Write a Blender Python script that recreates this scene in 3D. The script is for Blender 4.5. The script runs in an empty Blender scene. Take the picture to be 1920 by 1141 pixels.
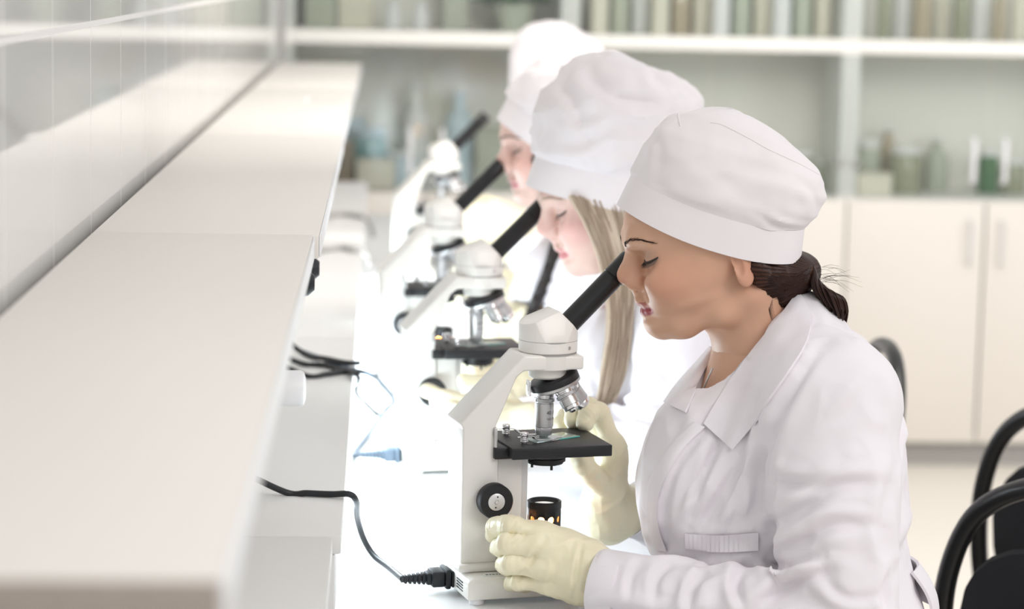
import bpy, bmesh, math, random
import numpy as np
from mathutils import Vector, Matrix
from mathutils.bvhtree import BVHTree
import openvdb

C = bpy.context.scene.collection
random.seed(7)
PI = math.pi

# ------------------------------------------------------------------ camera, world, lights
FPX = 4533.0                       # 85 mm lens on a 36 mm wide frame, in pixels of the 1920 x 1141 frame
CAM = Vector((0.0, 0.0, 1.41))
_ey = Vector((-240.0, 630.0, -FPX)).normalized()      # the bench runs along +Y
_ez = Vector((math.sin(.013), math.cos(.013), 0.0))
_ez = (_ez - _ey * _ez.dot(_ey)).normalized()
_ex = _ey.cross(_ez)
RC = Matrix((_ex, _ey, _ez))       # camera axes to world axes
cam_data = bpy.data.cameras.new('camera')
cam = bpy.data.objects.new('camera', cam_data)
C.objects.link(cam)
cam.matrix_world = Matrix.Translation(CAM) @ RC.to_4x4()
cam_data.sensor_width = 36.0
cam_data.lens = 36.0 * FPX / 1920.0
cam_data.clip_start = 0.05
cam_data.dof.use_dof = True
cam_data.dof.focus_distance = 2.47
cam_data.dof.aperture_fstop = 4.6
bpy.context.scene.camera = cam

sc = bpy.context.scene
sc.view_settings.view_transform = 'Standard'
sc.view_settings.look = 'None'
sc.view_settings.gamma = 1.0
sc.view_settings.exposure = -0.09

world = bpy.data.worlds.new('room_light')
sc.world = world
world.use_nodes = True
wn = world.node_tree.nodes
wl = world.node_tree.links
wbg = wn['Background']
# a soft bright room: ceiling brighter than the walls and floor around
wtc = wn.new('ShaderNodeTexCoord')
wsep = wn.new('ShaderNodeSeparateXYZ')
wramp = wn.new('ShaderNodeValToRGB')
wmap = wn.new('ShaderNodeMapRange')
wmap.inputs[1].default_value = -1.0
wmap.inputs[2].default_value = 1.0
wl.new(wtc.outputs['Generated'], wsep.inputs[0])
wl.new(wsep.outputs['Z'], wmap.inputs[0])
wl.new(wmap.outputs[0], wramp.inputs[0])
wramp.color_ramp.elements[0].position = 0.0
wramp.color_ramp.elements[0].color = (.50, .49, .48, 1)
wramp.color_ramp.elements[1].position = 1.0
wramp.color_ramp.elements[1].color = (1.0, .985, .97, 1)
_e = wramp.color_ramp.elements.new(.5)
_e.color = (.62, .61, .60, 1)
_e = wramp.color_ramp.elements.new(.66)
_e.color = (.95, .94, .93, 1)
wl.new(wramp.outputs[0], wbg.inputs[0])
wbg.inputs[1].default_value = 0.86


def area(name, loc, target, sx, sy, power, color, spread=180):
    d = bpy.data.lights.new(name, 'AREA')
    d.shape = 'RECTANGLE'
    d.size = sx
    d.size_y = sy
    d.energy = power
    d.color = color
    d.spread = math.radians(spread)
    o = bpy.data.objects.new(name, d)
    C.objects.link(o)
    o.location = loc
    o.rotation_euler = (Vector(target) - Vector(loc)).to_track_quat('-Z', 'X').to_euler()
    return o


area('key_fill', (1.9, .2, 2.9), (.45, 2.8, .9), 1.5, 1.5, 44, (1.0, .965, .94))  # unseen key light, added to model the front coat from the right
area('cabinet_fill', (3.75, 3.4, 1.75), (.5, 7.0, 1.0), 1.7, 1.5, 38, (.97, .98, 1.0))  # fill light added to brighten the cabinets, not a window of the room
area('cabinet_fill_high', (1.2, 3.9, 2.75), (1.0, 7.1, 1.0), 2.0, 1.6, 60, (1.0, .955, .90))  # unseen light, aimed low so that it reaches into the cabinets
# cool strip lamp along the front lip of the bench ledge, thrown down on to the table
area('bench_strip_light', (-.030, 3.78, .853), (.13, 3.78, .765), .03, 2.6, 11.0, (.80, .93, 1.0))


def P(x, y, Y):
    """World point on the plane Y seen at pixel (x, y) of the photograph."""
    d = RC @ Vector(((x - 960.0) / FPX, (570.5 - y) / FPX, -1.0))
    return CAM + d * (Y / d.y)


def PZ(x, y, z):
    """World point at height z seen at pixel (x, y)."""
    d = RC @ Vector(((x - 960.0) / FPX, (570.5 - y) / FPX, -1.0))
    return CAM + d * ((z - CAM.z) / d.z)


def ray(x, y):
    return (RC @ Vector(((x - 960.0) / FPX, (570.5 - y) / FPX, -1.0))).normalized()


# ------------------------------------------------------------------ materials
MATS = {}


def mat(name, col, rough=.5, metal=0.0, spec=.5, bump=None, noise=None, emit=None, trans=0.0, coat=0.0, sss=0.0, sheen=0.0, attr=None, ior=1.45):
    """bump = (kind, scale, strength, distance, stretch); noise = (scale, amount) tints the base colour a little."""
    if name in MATS:
        return MATS[name]
    m = bpy.data.materials.new(name)
    m.use_nodes = True
    nt = m.node_tree
    b = nt.nodes['Principled BSDF']
    b.inputs['Base Color'].default_value = (*col, 1)
    b.inputs['Roughness'].default_value = rough
    b.inputs['Metallic'].default_value = metal
    b.inputs['Specular IOR Level'].default_value = spec
    b.inputs['IOR'].default_value = ior
    b.inputs['Transmission Weight'].default_value = trans
    b.inputs['Coat Weight'].default_value = coat
    b.inputs['Sheen Weight'].default_value = sheen
    if sss:
        b.inputs['Subsurface Weight'].default_value = sss
        b.inputs['Subsurface Radius'].default_value = (.012, .005, .003)
        b.inputs['Subsurface Scale'].default_value = .5
    if emit:
        b.inputs['Emission Color'].default_value = (*emit[0], 1)
        b.inputs['Emission Strength'].default_value = emit[1]
    tc = nt.nodes.new('ShaderNodeTexCoord')
    if attr:
        a = nt.nodes.new('ShaderNodeAttribute')
        a.attribute_name = attr
        nt.links.new(a.outputs['Color'], b.inputs['Base Color'])
    elif noise:
        n = nt.nodes.new('ShaderNodeTexNoise')
        n.inputs['Scale'].default_value = noise[0]
        n.inputs['Detail'].default_value = 4
        mx = nt.nodes.new('ShaderNodeMix')
        mx.data_type = 'RGBA'
        mx.inputs[6].default_value = (*[c * (1 - noise[1]) for c in col], 1)
        mx.inputs[7].default_value = (*[min(1, c * (1 + noise[1])) for c in col], 1)
        nt.links.new(tc.outputs['Object'], n.inputs['Vector'])
        nt.links.new(n.outputs['Fac'], mx.inputs[0])
        nt.links.new(mx.outputs[2], b.inputs['Base Color'])
    if bump:
        kind, scale, strength, dist = bump[:4]
        mp = nt.nodes.new('ShaderNodeMapping')
        if len(bump) > 4:
            mp.inputs['Scale'].default_value = bump[4]
        nt.links.new(tc.outputs['Object'], mp.inputs[0])
        if kind == 'noise':
            t = nt.nodes.new('ShaderNodeTexNoise')
            t.inputs['Scale'].default_value = scale
            t.inputs['Detail'].default_value = 5
        else:
            t = nt.nodes.new('ShaderNodeTexWave')
            t.inputs['Scale'].default_value = scale
            t.inputs['Distortion'].default_value = 2.0
        nt.links.new(mp.outputs[0], t.inputs['Vector'])
        bp = nt.nodes.new('ShaderNodeBump')
        bp.inputs['Strength'].default_value = strength
        bp.inputs['Distance'].default_value = dist
        nt.links.new(t.outputs['Fac'], bp.inputs['Height'])
        nt.links.new(bp.outputs[0], b.inputs['Normal'])
    MATS[name] = m
    return m


M_SHELF = mat('warm_white_laminate', (.80, .765, .72), .45, noise=(3, .012))
M_EDGE = mat('white_edge_band', (.86, .88, .90), .35)
M_LEDGE = mat('white_ledge_laminate', (.74, .735, .725), .42, noise=(4, .012))
M_TABLE = mat('white_table_laminate', (.86, .86, .86), .35, noise=(5, .01))
M_CAB = mat('cream_cabinet_laminate', (.70, .66, .61), .4, noise=(2, .012))
M_CABIN = mat('cabinet_interior', (.88, .86, .80), .6)
M_SHELFB = mat('cabinet_shelf_white', (.85, .84, .80), .45)
M_FLOOR = mat('cream_floor', (.82, .77, .70), .35, noise=(1.5, .02))
M_WALL = mat('pale_wall_paint', (.78, .77, .74), .7)
M_SCOPE = mat('ivory_enamel', (.79, .775, .735), .32, coat=.25, noise=(40, .01))
M_BLACK = mat('black_enamel', (.012, .012, .014), .42, bump=('noise', 900, .12, .0004))
M_TUBE = mat('black_tube_paint', (.010, .010, .011), .34)
M_RUBBER = mat('black_rubber', (.014, .014, .016), .6)
M_CHROME = mat('polished_chrome', (.82, .82, .84), .16, 1.0)
M_STEEL = mat('brushed_steel', (.60, .60, .60), .34, 1.0, bump=('noise', 400, .15, .0003, (1, 1, 30)))
M_KNURL = mat('knurled_steel', (.55, .55, .56), .3, 1.0, bump=('wave', 260, .6, .0006))
M_SILVER = mat('silver_paint', (.72, .72, .72), .35, .35)
M_GLASS = mat('clear_glass', (.93, .98, .97), .03, trans=1.0, ior=1.45)
M_PANE = mat('cabinet_pane', (.88, .93, .92), .04, trans=1.0, ior=1.02)
M_SLIDE = mat('slide_glass', (.80, .93, .92), .05, trans=.75, ior=1.3)
M_GREEN = mat('glass_edge_green', (.10, .55, .48), .1, spec=.8)
M_LENS = mat('frosted_lamp_lens', (.9, .9, .9), .3, emit=((1.0, .97, .9), .5))
M_BULB = mat('lamp_bulb', (1, .7, .4), .5, emit=((1.0, .36, .09), 55))
M_INK = mat('black_ink', (.03, .03, .03), .6)
M_LABEL = mat('label_paper', (.80, .82, .80), .5)
M_COAT = mat('white_cotton', (.80, .77, .81), .88, sheen=.15, bump=('noise', 55, .16, .003, (1, 1, .55)))
M_CAP = mat('white_cap_cotton', (.80, .76, .78), .88, sheen=.15, bump=('noise', 45, .10, .003))
M_SHIRT = mat('white_knit', (.84, .82, .82), .9)
M_GLOVE = mat('cream_latex', (.82, .765, .565), .42, sss=.15, bump=('noise', 60, .22, .003))
M_SKIN = mat('skin', (.7, .45, .32), .42, spec=.4, sss=.12, attr='tone', bump=('noise', 700, .04, .0004))
M_HAIR_D = mat('dark_brown_hair', (.030, .012, .008), .42, spec=.28)
M_HAIR_B = mat('blonde_hair', (.60, .50, .39), .42)
M_HAIR_K = mat('black_hair', (.018, .013, .012), .4)
M_CHAIRF = mat('black_upholstery', (.010, .010, .013), .85, bump=('noise', 500, .3, .001))
M_CHAIRT = mat('black_chair_tube', (.010, .010, .011), .3)
M_TROUSER = mat('dark_trousers', (.05, .05, .07), .85)
M_SHOE = mat('white_shoe', (.7, .7, .7), .5)
M_CABLE = mat('black_cable', (.015, .017, .02), .45)
M_GREY = mat('grey_cable', (.42, .41, .40), .5)
M_PLUGW = mat('white_plastic', (.82, .82, .84), .35)
M_GREYP = mat('grey_plastic', (.36, .35, .34), .4)


# ------------------------------------------------------------------ mesh helpers
def sharpen(bm, ang=38):
    a = math.radians(ang)
    for f in bm.faces:
        f.smooth = True
    for e in bm.edges:
        if len(e.link_faces) == 2:
            e.smooth = e.calc_face_angle(0) < a


def obj(name, bm, m, parent=None, ang=38, mats=None):
    bmesh.ops.recalc_face_normals(bm, faces=bm.faces[:])
    sharpen(bm, ang)
    me = bpy.data.meshes.new(name)
    bm.to_mesh(me)
    bm.free()
    for mm in (mats or [m]):
        me.materials.append(mm)
    o = bpy.data.objects.new(name, me)
    C.objects.link(o)
    if parent:
        o.parent = parent
    return o


def tag(o, label, cat, group=None):
    o['label'] = label
    o['category'] = cat
    if group:
        o['group'] = group
    return o


def thing(name, label, cat, loc=(0, 0, 0), rotz=0, group=None):
    o = bpy.data.objects.new(name, None)
    C.objects.link(o)
    o.location = loc
    o.rotation_euler = (0, 0, rotz)
    o.empty_display_size = .05
    return tag(o, label, cat, group)


def struct(name, bm, m, ang=38):
    o = obj(name, bm, m, None, ang)
    o['kind'] = 'structure'
    return o


def dup(root, loc, rotz, label, group=None):
    def cp(o, parent):
        c = o.copy()
        C.objects.link(c)
        c.parent = parent
        for ch in o.children:
            cp(ch, c)
        return c
    r = cp(root, None)
    r.location = loc
    r.rotation_euler = (0, 0, rotz)
    r['label'] = label
    if group:
        r['group'] = group
    return r


def NB():
    return bmesh.new()


def bevel_sharp(bm, geom_edges, w, seg=2):
    if w > 0:
        bmesh.ops.bevel(bm, geom=geom_edges, offset=w, segments=seg, affect='EDGES', profile=.5, clamp_overlap=True)


def add_box(bm, lo, hi, bev=0.0, M=None, seg=2):
    t = NB()
    bmesh.ops.create_cube(t, size=1)
    lo = Vector(lo)
    hi = Vector(hi)
    for v in t.verts:
        v.co = Vector([(lo[i] + hi[i]) / 2 + v.co[i] * (hi[i] - lo[i]) for i in range(3)])
    bevel_sharp(t, t.edges[:], bev, seg)
    merge(bm, t, M)


def merge(bm, t, M=None):
    if M is not None:
        bmesh.ops.transform(t, matrix=M, verts=t.verts[:])
    me = bpy.data.meshes.new('tmp')
    t.to_mesh(me)
    t.free()
    bm.from_mesh(me)
    bpy.data.meshes.remove(me)


def frame(a, b):
    z = (Vector(b) - Vector(a)).normalized()
    x = z.orthogonal().normalized()
    y = z.cross(x)
    M = Matrix((x, y, z)).transposed().to_4x4()
    M.translation = Vector(a)
    return M


def add_lathe(bm, prof, M=None, seg=48, a0=0, caps=True):
    """prof = [(r, z)...] turned about z; closed at the ends."""
    t = NB()
    rings = []
    for r, z in prof:
        if r < 1e-6:
            rings.append([t.verts.new((0, 0, z))])
        else:
            rings.append([t.verts.new((r * math.cos(a0 + 2 * PI * i / seg), r * math.sin(a0 + 2 * PI * i / seg), z)) for i in range(seg)])
    for A, B in zip(rings, rings[1:]):
        for i in range(seg):
            j = (i + 1) % seg
            if len(A) == 1 and len(B) == 1:
                continue
            if len(A) == 1:
                t.faces.new((A[0], B[i], B[j]))
            elif len(B) == 1:
                t.faces.new((A[i], A[j], B[0]))
            else:
                t.faces.new((A[i], A[j], B[j], B[i]))
    if caps:
        if len(rings[0]) > 1:
            t.faces.new(rings[0][::-1])
        if len(rings[-1]) > 1:
            t.faces.new(rings[-1])
    merge(bm, t, M)


def add_cyl(bm, a, b, r0, r1=None, seg=32, bev=0.0):
    r1 = r0 if r1 is None else r1
    L = (Vector(b) - Vector(a)).length
    if bev:
        prof = [(r0 - bev, 0), (r0 - bev * .3, bev * .3), (r0, bev), (r1, L - bev), (r1 - bev * .3, L - bev * .3), (r1 - bev, L)]
    else:
        prof = [(r0, 0), (r1, L)]
    add_lathe(bm, prof, frame(a, b), seg)


def catmull(pts, n=8):
    pts = [Vector(p) for p in pts]
    out = []
    q = [pts[0] * 2 - pts[1]] + pts + [pts[-1] * 2 - pts[-2]]
    for i in range(1, len(q) - 2):
        a, b, c, d = q[i - 1:i + 3]
        for k in range(n):
            t = k / n
            out.append(.5 * ((2 * b) + (c - a) * t + (2 * a - 5 * b + 4 * c - d) * t * t + (3 * b - a - 3 * c + d) * t ** 3))
    out.append(pts[-1])
    return out


def add_tube(bm, pts, r, seg=10, n=6, smooth=True, cap=True, flat=None):
    """r: number or list along the given points; flat = (normal vector, ratio) squashes the section."""
    if smooth and len(pts) > 2:
        c = catmull(pts, n)
    else:
        c = [Vector(p) for p in pts]
    m = len(c)
    if not isinstance(r, (list, tuple)):
        rr = [r] * m
    else:
        rr = list(np.interp(np.linspace(0, 1, m), np.linspace(0, 1, len(r)), r))
    t0 = (c[1] - c[0]).normalized()
    x = t0.orthogonal().normalized()
    prev = t0
    rings = []
    for i, p in enumerate(c):
        t = (c[min(i + 1, m - 1)] - c[max(i - 1, 0)]).normalized()
        q = prev.rotation_difference(t)
        x = q @ x
        prev = t
        y = t.cross(x)
        ring = []
        for k in range(seg):
            a = 2 * PI * k / seg
            o = x * math.cos(a) * rr[i] + y * math.sin(a) * rr[i]
            if flat:
                nv = flat[0].normalized()
                o = o - nv * (o.dot(nv) * (1 - flat[1]))
            ring.append(bm.verts.new(p + o))
        rings.append(ring)
    for A, B in zip(rings, rings[1:]):
        for k in range(seg):
            j = (k + 1) % seg
            bm.faces.new((A[k], A[j], B[j], B[k]))
    if cap:
        bm.faces.new(rings[0][::-1])
        bm.faces.new(rings[-1])


def add_prism(bm, poly, y0, y1, bev=0.0, M=None, seg=2):
    """poly in (x, z), extruded along y."""
    t = NB()
    A = [t.verts.new((x, y0, z)) for x, z in poly]
    B = [t.verts.new((x, y1, z)) for x, z in poly]
    n = len(poly)
    t.faces.new(A)
    t.faces.new(B[::-1])
    for i in range(n):
        j = (i + 1) % n
        t.faces.new((A[j], A[i], B[i], B[j]))
    bmesh.ops.recalc_face_normals(t, faces=t.faces[:])
    if bev:
        es = [e for e in t.edges if len(e.link_faces) == 2 and e.calc_face_angle(0) > .35]
        bevel_sharp(t, es, bev, seg)
    merge(bm, t, M)


def add_grid(bm, rows, thick=0.0, closed=False):
    """rows: list of equal-length lists of points; optional thickness along the averaged normal."""
    t = NB()
    V = [[t.verts.new(p) for p in row] for row in rows]
    for A, B in zip(V, V[1:]):
        n = len(A)
        for i in range(n if closed else n - 1):
            j = (i + 1) % n
            t.faces.new((A[i], A[j], B[j], B[i]))
    bmesh.ops.recalc_face_normals(t, faces=t.faces[:])
    if thick:
        t.normal_update()
        bmesh.ops.solidify(t, geom=t.faces[:], thickness=thick)
    merge(bm, t)


# ------------------------------------------------------------------ volume modelling
def smin(a, b, k):
    if k <= 0:
        return np.minimum(a, b)
    h = np.clip(k - np.abs(a - b), 0, None) / k
    return np.minimum(a, b) - h * h * k * .25


def smax(a, b, k):
    return -smin(-a, -b, k)


class Vol:
    def __init__(self, lo, hi, h):
        self.lo = np.array(lo, float)
        self.h = h
        n = np.ceil((np.array(hi, float) - self.lo) / h).astype(int) + 1
        self.n = n
        self.ax = [self.lo[i] + h * np.arange(n[i]) for i in range(3)]
        self.f = np.full(tuple(n), .08, np.float32)

    def sub(self, lo, hi, pad):
        s = []
        for i in range(3):
            a = int(np.floor((lo[i] - pad - self.lo[i]) / self.h))
            b = int(np.ceil((hi[i] + pad - self.lo[i]) / self.h)) + 1
            s.append(slice(max(0, a), max(0, min(self.n[i], b))))
        s = tuple(s)
        X = self.ax[0][s[0]].astype(np.float32)[:, None, None]
        Y = self.ax[1][s[1]].astype(np.float32)[None, :, None]
        Z = self.ax[2][s[2]].astype(np.float32)[None, None, :]
        return s, X, Y, Z

    def op(self, fn, lo, hi, k=0.0, mode='add'):
        s, X, Y, Z = self.sub(lo, hi, k + 4 * self.h)
        if 0 in self.f[s].shape:
            return
        d = fn(X, Y, Z)
        if mode == 'add':
            self.f[s] = smin(self.f[s], d, k)
        else:
            self.f[s] = smax(self.f[s], -d, k)

    def cone(self, a, b, ra, rb, k=0.0, mode='add'):
        a = np.array(a, float)
        b = np.array(b, float)
        ab = b - a
        L2 = max(float(ab @ ab), 1e-12)
        R = max(ra, rb)

        def fn(X, Y, Z):
            x, y, z = X - a[0], Y - a[1], Z - a[2]
            t = np.clip((x * ab[0] + y * ab[1] + z * ab[2]) / L2, 0, 1)
            return np.sqrt((x - t * ab[0]) ** 2 + (y - t * ab[1]) ** 2 + (z - t * ab[2]) ** 2) - (ra + (rb - ra) * t)
        self.op(fn, np.minimum(a, b) - R, np.maximum(a, b) + R, k, mode)

    def chain(self, pts, rs, k=0.0, k0=None):
        for i in range(len(pts) - 1):
            self.cone(pts[i], pts[i + 1], rs[i], rs[i + 1], k if i or k0 is None else k0)

    def ell(self, c, r, k=0.0, R=None, mode='add'):
        """ellipsoid; R = 3x3 rotation (columns are the ellipsoid axes)."""
        c = np.array(c, float)
        r = np.array(r, float)
        A = np.eye(3) if R is None else np.array(R, float)
        m = r.max()

        def fn(X, Y, Z):
            x, y, z = X - c[0], Y - c[1], Z - c[2]
            u = [(x * A[0, i] + y * A[1, i] + z * A[2, i]) for i in range(3)]
            k0 = np.sqrt((u[0] / r[0]) ** 2 + (u[1] / r[1]) ** 2 + (u[2] / r[2]) ** 2)
            k1 = np.sqrt((u[0] / r[0] ** 2) ** 2 + (u[1] / r[1] ** 2) ** 2 + (u[2] / r[2] ** 2) ** 2)
            return np.where(k1 > 1e-9, k0 * (k0 - 1) / np.maximum(k1, 1e-9), -r.min())
        self.op(fn, c - m, c + m, k, mode)

    def loft(self, rows, O, eu, ev, ew, k=0.0, expo=2.0, mode='add'):
        """rows = [(v, u_front, u_back, half_width)], sections perpendicular to ev; (u, v, w) measured from O."""
        rows = sorted(rows)
        V = np.array([r[0] for r in rows])
        UF, UB, HW = (np.array([r[i] for r in rows]) for i in (1, 2, 3))
        O = np.array(O, float)
        eu, ev, ew = (np.array(e, float) for e in (eu, ev, ew))
        pts = []
        for v, a, b, w in rows:
            for uu in (a, b):
                for ww in (-w, w):
                    pts.append(O + eu * uu + ev * v + ew * ww)
        pts = np.array(pts)

        def fn(X, Y, Z):
            x, y, z = X - O[0], Y - O[1], Z - O[2]
            u = x * eu[0] + y * eu[1] + z * eu[2]
            v = x * ev[0] + y * ev[1] + z * ev[2]
            w = x * ew[0] + y * ew[1] + z * ew[2]
            uf, ub, hw = (spl(v, V, q) for q in (UF, UB, HW))
            c = (uf + ub) / 2
            ru = np.maximum((uf - ub) / 2, .002)
            hw = np.maximum(hw, .002)
            q = (np.abs((u - c) / ru) ** expo + np.abs(w / hw) ** expo) ** (1 / expo)
            d = (q - 1) * np.minimum(ru, hw)
            e = np.maximum(V[0] - v, v - V[-1])
            return smax(d, e, .012)
        self.op(fn, pts.min(0), pts.max(0), k, mode)

    def mesh(self):
        f = np.clip(self.f, -5 * self.h, 5 * self.h)
        f[[0, -1]] = 5 * self.h
        f[:, [0, -1]] = 5 * self.h
        f[:, :, [0, -1]] = 5 * self.h
        g = openvdb.FloatGrid(5 * self.h)
        g.copyFromArray(f.astype(np.float32))
        p, q = g.convertToQuads(0.0)
        return np.asarray(p, float) * self.h + self.lo, np.asarray(q, int)


def spl(x, xs, ys):
    """smooth (cosine-eased Hermite) interpolation on arrays."""
    i = np.clip(np.searchsorted(xs, x) - 1, 0, len(xs) - 2)
    m = np.gradient(ys, xs)
    h = xs[i + 1] - xs[i]
    t = np.clip((x - xs[i]) / h, 0, 1)
    return ((1 + 2 * t) * (1 - t) ** 2 * ys[i] + t * (1 - t) ** 2 * h * m[i] + t * t * (3 - 2 * t) * ys[i + 1] + t * t * (t - 1) * h * m[i + 1]).astype(np.float32)


def vnormals(v, q):
    n = np.zeros_like(v)
    fn = np.cross(v[q[:, 2]] - v[q[:, 0]], v[q[:, 3]] - v[q[:, 1]])
    for i in range(4):
        np.add.at(n, q[:, i], fn)
    return n / np.maximum(np.linalg.norm(n, axis=1, keepdims=True), 1e-12)


def relax(v, q, it=2, lam=.5):
    for _ in range(it):
        s = np.zeros_like(v)
        c = np.zeros(len(v))
        for i in range(4):
            a, b = q[:, i], q[:, (i + 1) % 4]
            np.add.at(s, a, v[b])
            np.add.at(s, b, v[a])
            np.add.at(c, a, 1)
            np.add.at(c, b, 1)
        v = v + lam * (s / np.maximum(c, 1)[:, None] - v)
    return v


_rng = np.random.RandomState(3)
_PERM = _rng.permutation(512)
_VAL = _rng.rand(512) * 2 - 1


def vnoise(p):
    """value noise, p (n, 3) in noise cells."""
    i = np.floor(p).astype(int)
    f = p - i
    f = f * f * (3 - 2 * f)

    def hsh(a, b, c):
        return _VAL[_PERM[(_PERM[(_PERM[a & 511] + b) & 511] + c) & 511]]
    r = 0
    for dx in (0, 1):
        for dy in (0, 1):
            for dz in (0, 1):
                w = (f[:, 0] if dx else 1 - f[:, 0]) * (f[:, 1] if dy else 1 - f[:, 1]) * (f[:, 2] if dz else 1 - f[:, 2])
                r = r + w * hsh(i[:, 0] + dx, i[:, 1] + dy, i[:, 2] + dz)
    return r


def sstep(a, b, x):
    t = np.clip((x - a) / (b - a), 0, 1)
    return t * t * (3 - 2 * t)


def mesh_obj(name, v, q, mats, parent=None, tone=None, fmat=None):
    me = bpy.data.meshes.new(name)
    me.vertices.add(len(v))
    me.vertices.foreach_set('co', np.asarray(v, np.float32).ravel())
    q = np.asarray(q)
    me.loops.add(q.size)
    me.loops.foreach_set('vertex_index', q.ravel().astype(np.int32))
    me.polygons.add(len(q))
    me.polygons.foreach_set('loop_start', (np.arange(len(q)) * q.shape[1]).astype(np.int32))
    me.polygons.foreach_set('use_smooth', np.ones(len(q), bool))
    for m in mats:
        me.materials.append(m)
    if fmat is not None:
        me.polygons.foreach_set('material_index', fmat.astype(np.int32))
    me.update(calc_edges=True)
    me.validate()
    if tone is not None:
        a = me.attributes.new('tone', 'FLOAT_COLOR', 'POINT')
        a.data.foreach_set('color', np.concatenate([tone, np.ones((len(v), 1))], 1).astype(np.float32).ravel())
    o = bpy.data.objects.new(name, me)
    C.objects.link(o)
    if parent:
        o.parent = parent
    return o

# ------------------------------------------------------------------ setting
def glass_pane_material():
    m = bpy.data.materials.new('cabinet_pane_glass')
    m.use_nodes = True
    nt = m.node_tree
    for n in list(nt.nodes):
        if n.type != 'OUTPUT_MATERIAL':
            nt.nodes.remove(n)
    out = [n for n in nt.nodes if n.type == 'OUTPUT_MATERIAL'][0]
    tr = nt.nodes.new('ShaderNodeBsdfTransparent')
    tr.inputs[0].default_value = (.97, .985, .98, 1)
    gl = nt.nodes.new('ShaderNodeBsdfGlossy')
    gl.inputs[0].default_value = (.95, .98, 1, 1)
    gl.inputs[1].default_value = .06
    mx = nt.nodes.new('ShaderNodeMixShader')
    fr = nt.nodes.new('ShaderNodeFresnel')
    fr.inputs[0].default_value = 1.6
    nt.links.new(fr.outputs[0], mx.inputs[0])
    nt.links.new(tr.outputs[0], mx.inputs[1])
    nt.links.new(gl.outputs[0], mx.inputs[2])
    nt.links.new(mx.outputs[0], out.inputs[0])
    return m


M_PANE2 = glass_pane_material()


def tile_material():
    """large glossy wall tiles: grout lines from the object's own coordinates, in metres."""
    m = bpy.data.materials.new('glossy_wall_tile')
    m.use_nodes = True
    nt = m.node_tree
    b = nt.nodes['Principled BSDF']
    tc = nt.nodes.new('ShaderNodeTexCoord')
    sep = nt.nodes.new('ShaderNodeSeparateXYZ')
    nt.links.new(tc.outputs['Object'], sep.inputs[0])

    def line(axis, size, off, half):
        a = nt.nodes.new('ShaderNodeMath')
        a.operation = 'ADD'
        a.inputs[1].default_value = off
        nt.links.new(sep.outputs[axis], a.inputs[0])
        p = nt.nodes.new('ShaderNodeMath')
        p.operation = 'PINGPONG'
        p.inputs[1].default_value = size / 2
        nt.links.new(a.outputs[0], p.inputs[0])
        g = nt.nodes.new('ShaderNodeMath')
        g.operation = 'LESS_THAN'
        g.inputs[1].default_value = half
        nt.links.new(p.outputs[0], g.inputs[0])
        return g
    gy = line('Y', .276, TILE_Y0, .0014)
    gz = line('Z', .25, -TILE_Z0, .0030)
    mxx = nt.nodes.new('ShaderNodeMath')
    mxx.operation = 'MAXIMUM'
    nt.links.new(gy.outputs[0], mxx.inputs[0])
    nt.links.new(gz.outputs[0], mxx.inputs[1])
    c = nt.nodes.new('ShaderNodeMix')
    c.data_type = 'RGBA'
    c.inputs[6].default_value = (.74, .735, .72, 1)
    c.inputs[7].default_value = (.80, .79, .77, 1)
    nt.links.new(mxx.outputs[0], c.inputs[0])
    nt.links.new(c.outputs[2], b.inputs['Base Color'])
    r = nt.nodes.new('ShaderNodeMapRange')
    r.inputs[3].default_value = .035
    r.inputs[4].default_value = .55
    nt.links.new(mxx.outputs[0], r.inputs[0])
    nt.links.new(r.outputs[0], b.inputs['Roughness'])
    bp = nt.nodes.new('ShaderNodeBump')
    bp.invert = True
    bp.inputs['Strength'].default_value = .6
    bp.inputs['Distance'].default_value = .002
    nt.links.new(mxx.outputs[0], bp.inputs['Height'])
    nt.links.new(bp.outputs[0], b.inputs['Normal'])
    b.inputs['IOR'].default_value = 1.55
    return m


WALLX = -.288
TILE_Y0 = 0.068
_g = ray(187, 42)
TILE_Z0 = (CAM + _g * (WALLX / _g.x)).z
M_TILE = tile_material()
ROOM_Y1 = 7.32

bm = NB()
add_box(bm, (-.40, -.6, 0), (WALLX, 6.84, 3.2))
struct('wall_left', bm, M_TILE)
bm = NB()
add_box(bm, (-.40, ROOM_Y1, 0), (3.6, ROOM_Y1 + .1, 3.2))
struct('wall_back', bm, M_WALL)
bm = NB()
add_box(bm, (-.40, -.6, -.05), (3.6, ROOM_Y1 + .1, 0))
struct('floor', bm, M_FLOOR)
bm = NB()
add_box(bm, (WALLX - .06, 6.845, 0), (WALLX + .012, 6.885, 3.0), .004)
struct('trim_1', bm, M_GREYP)

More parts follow.
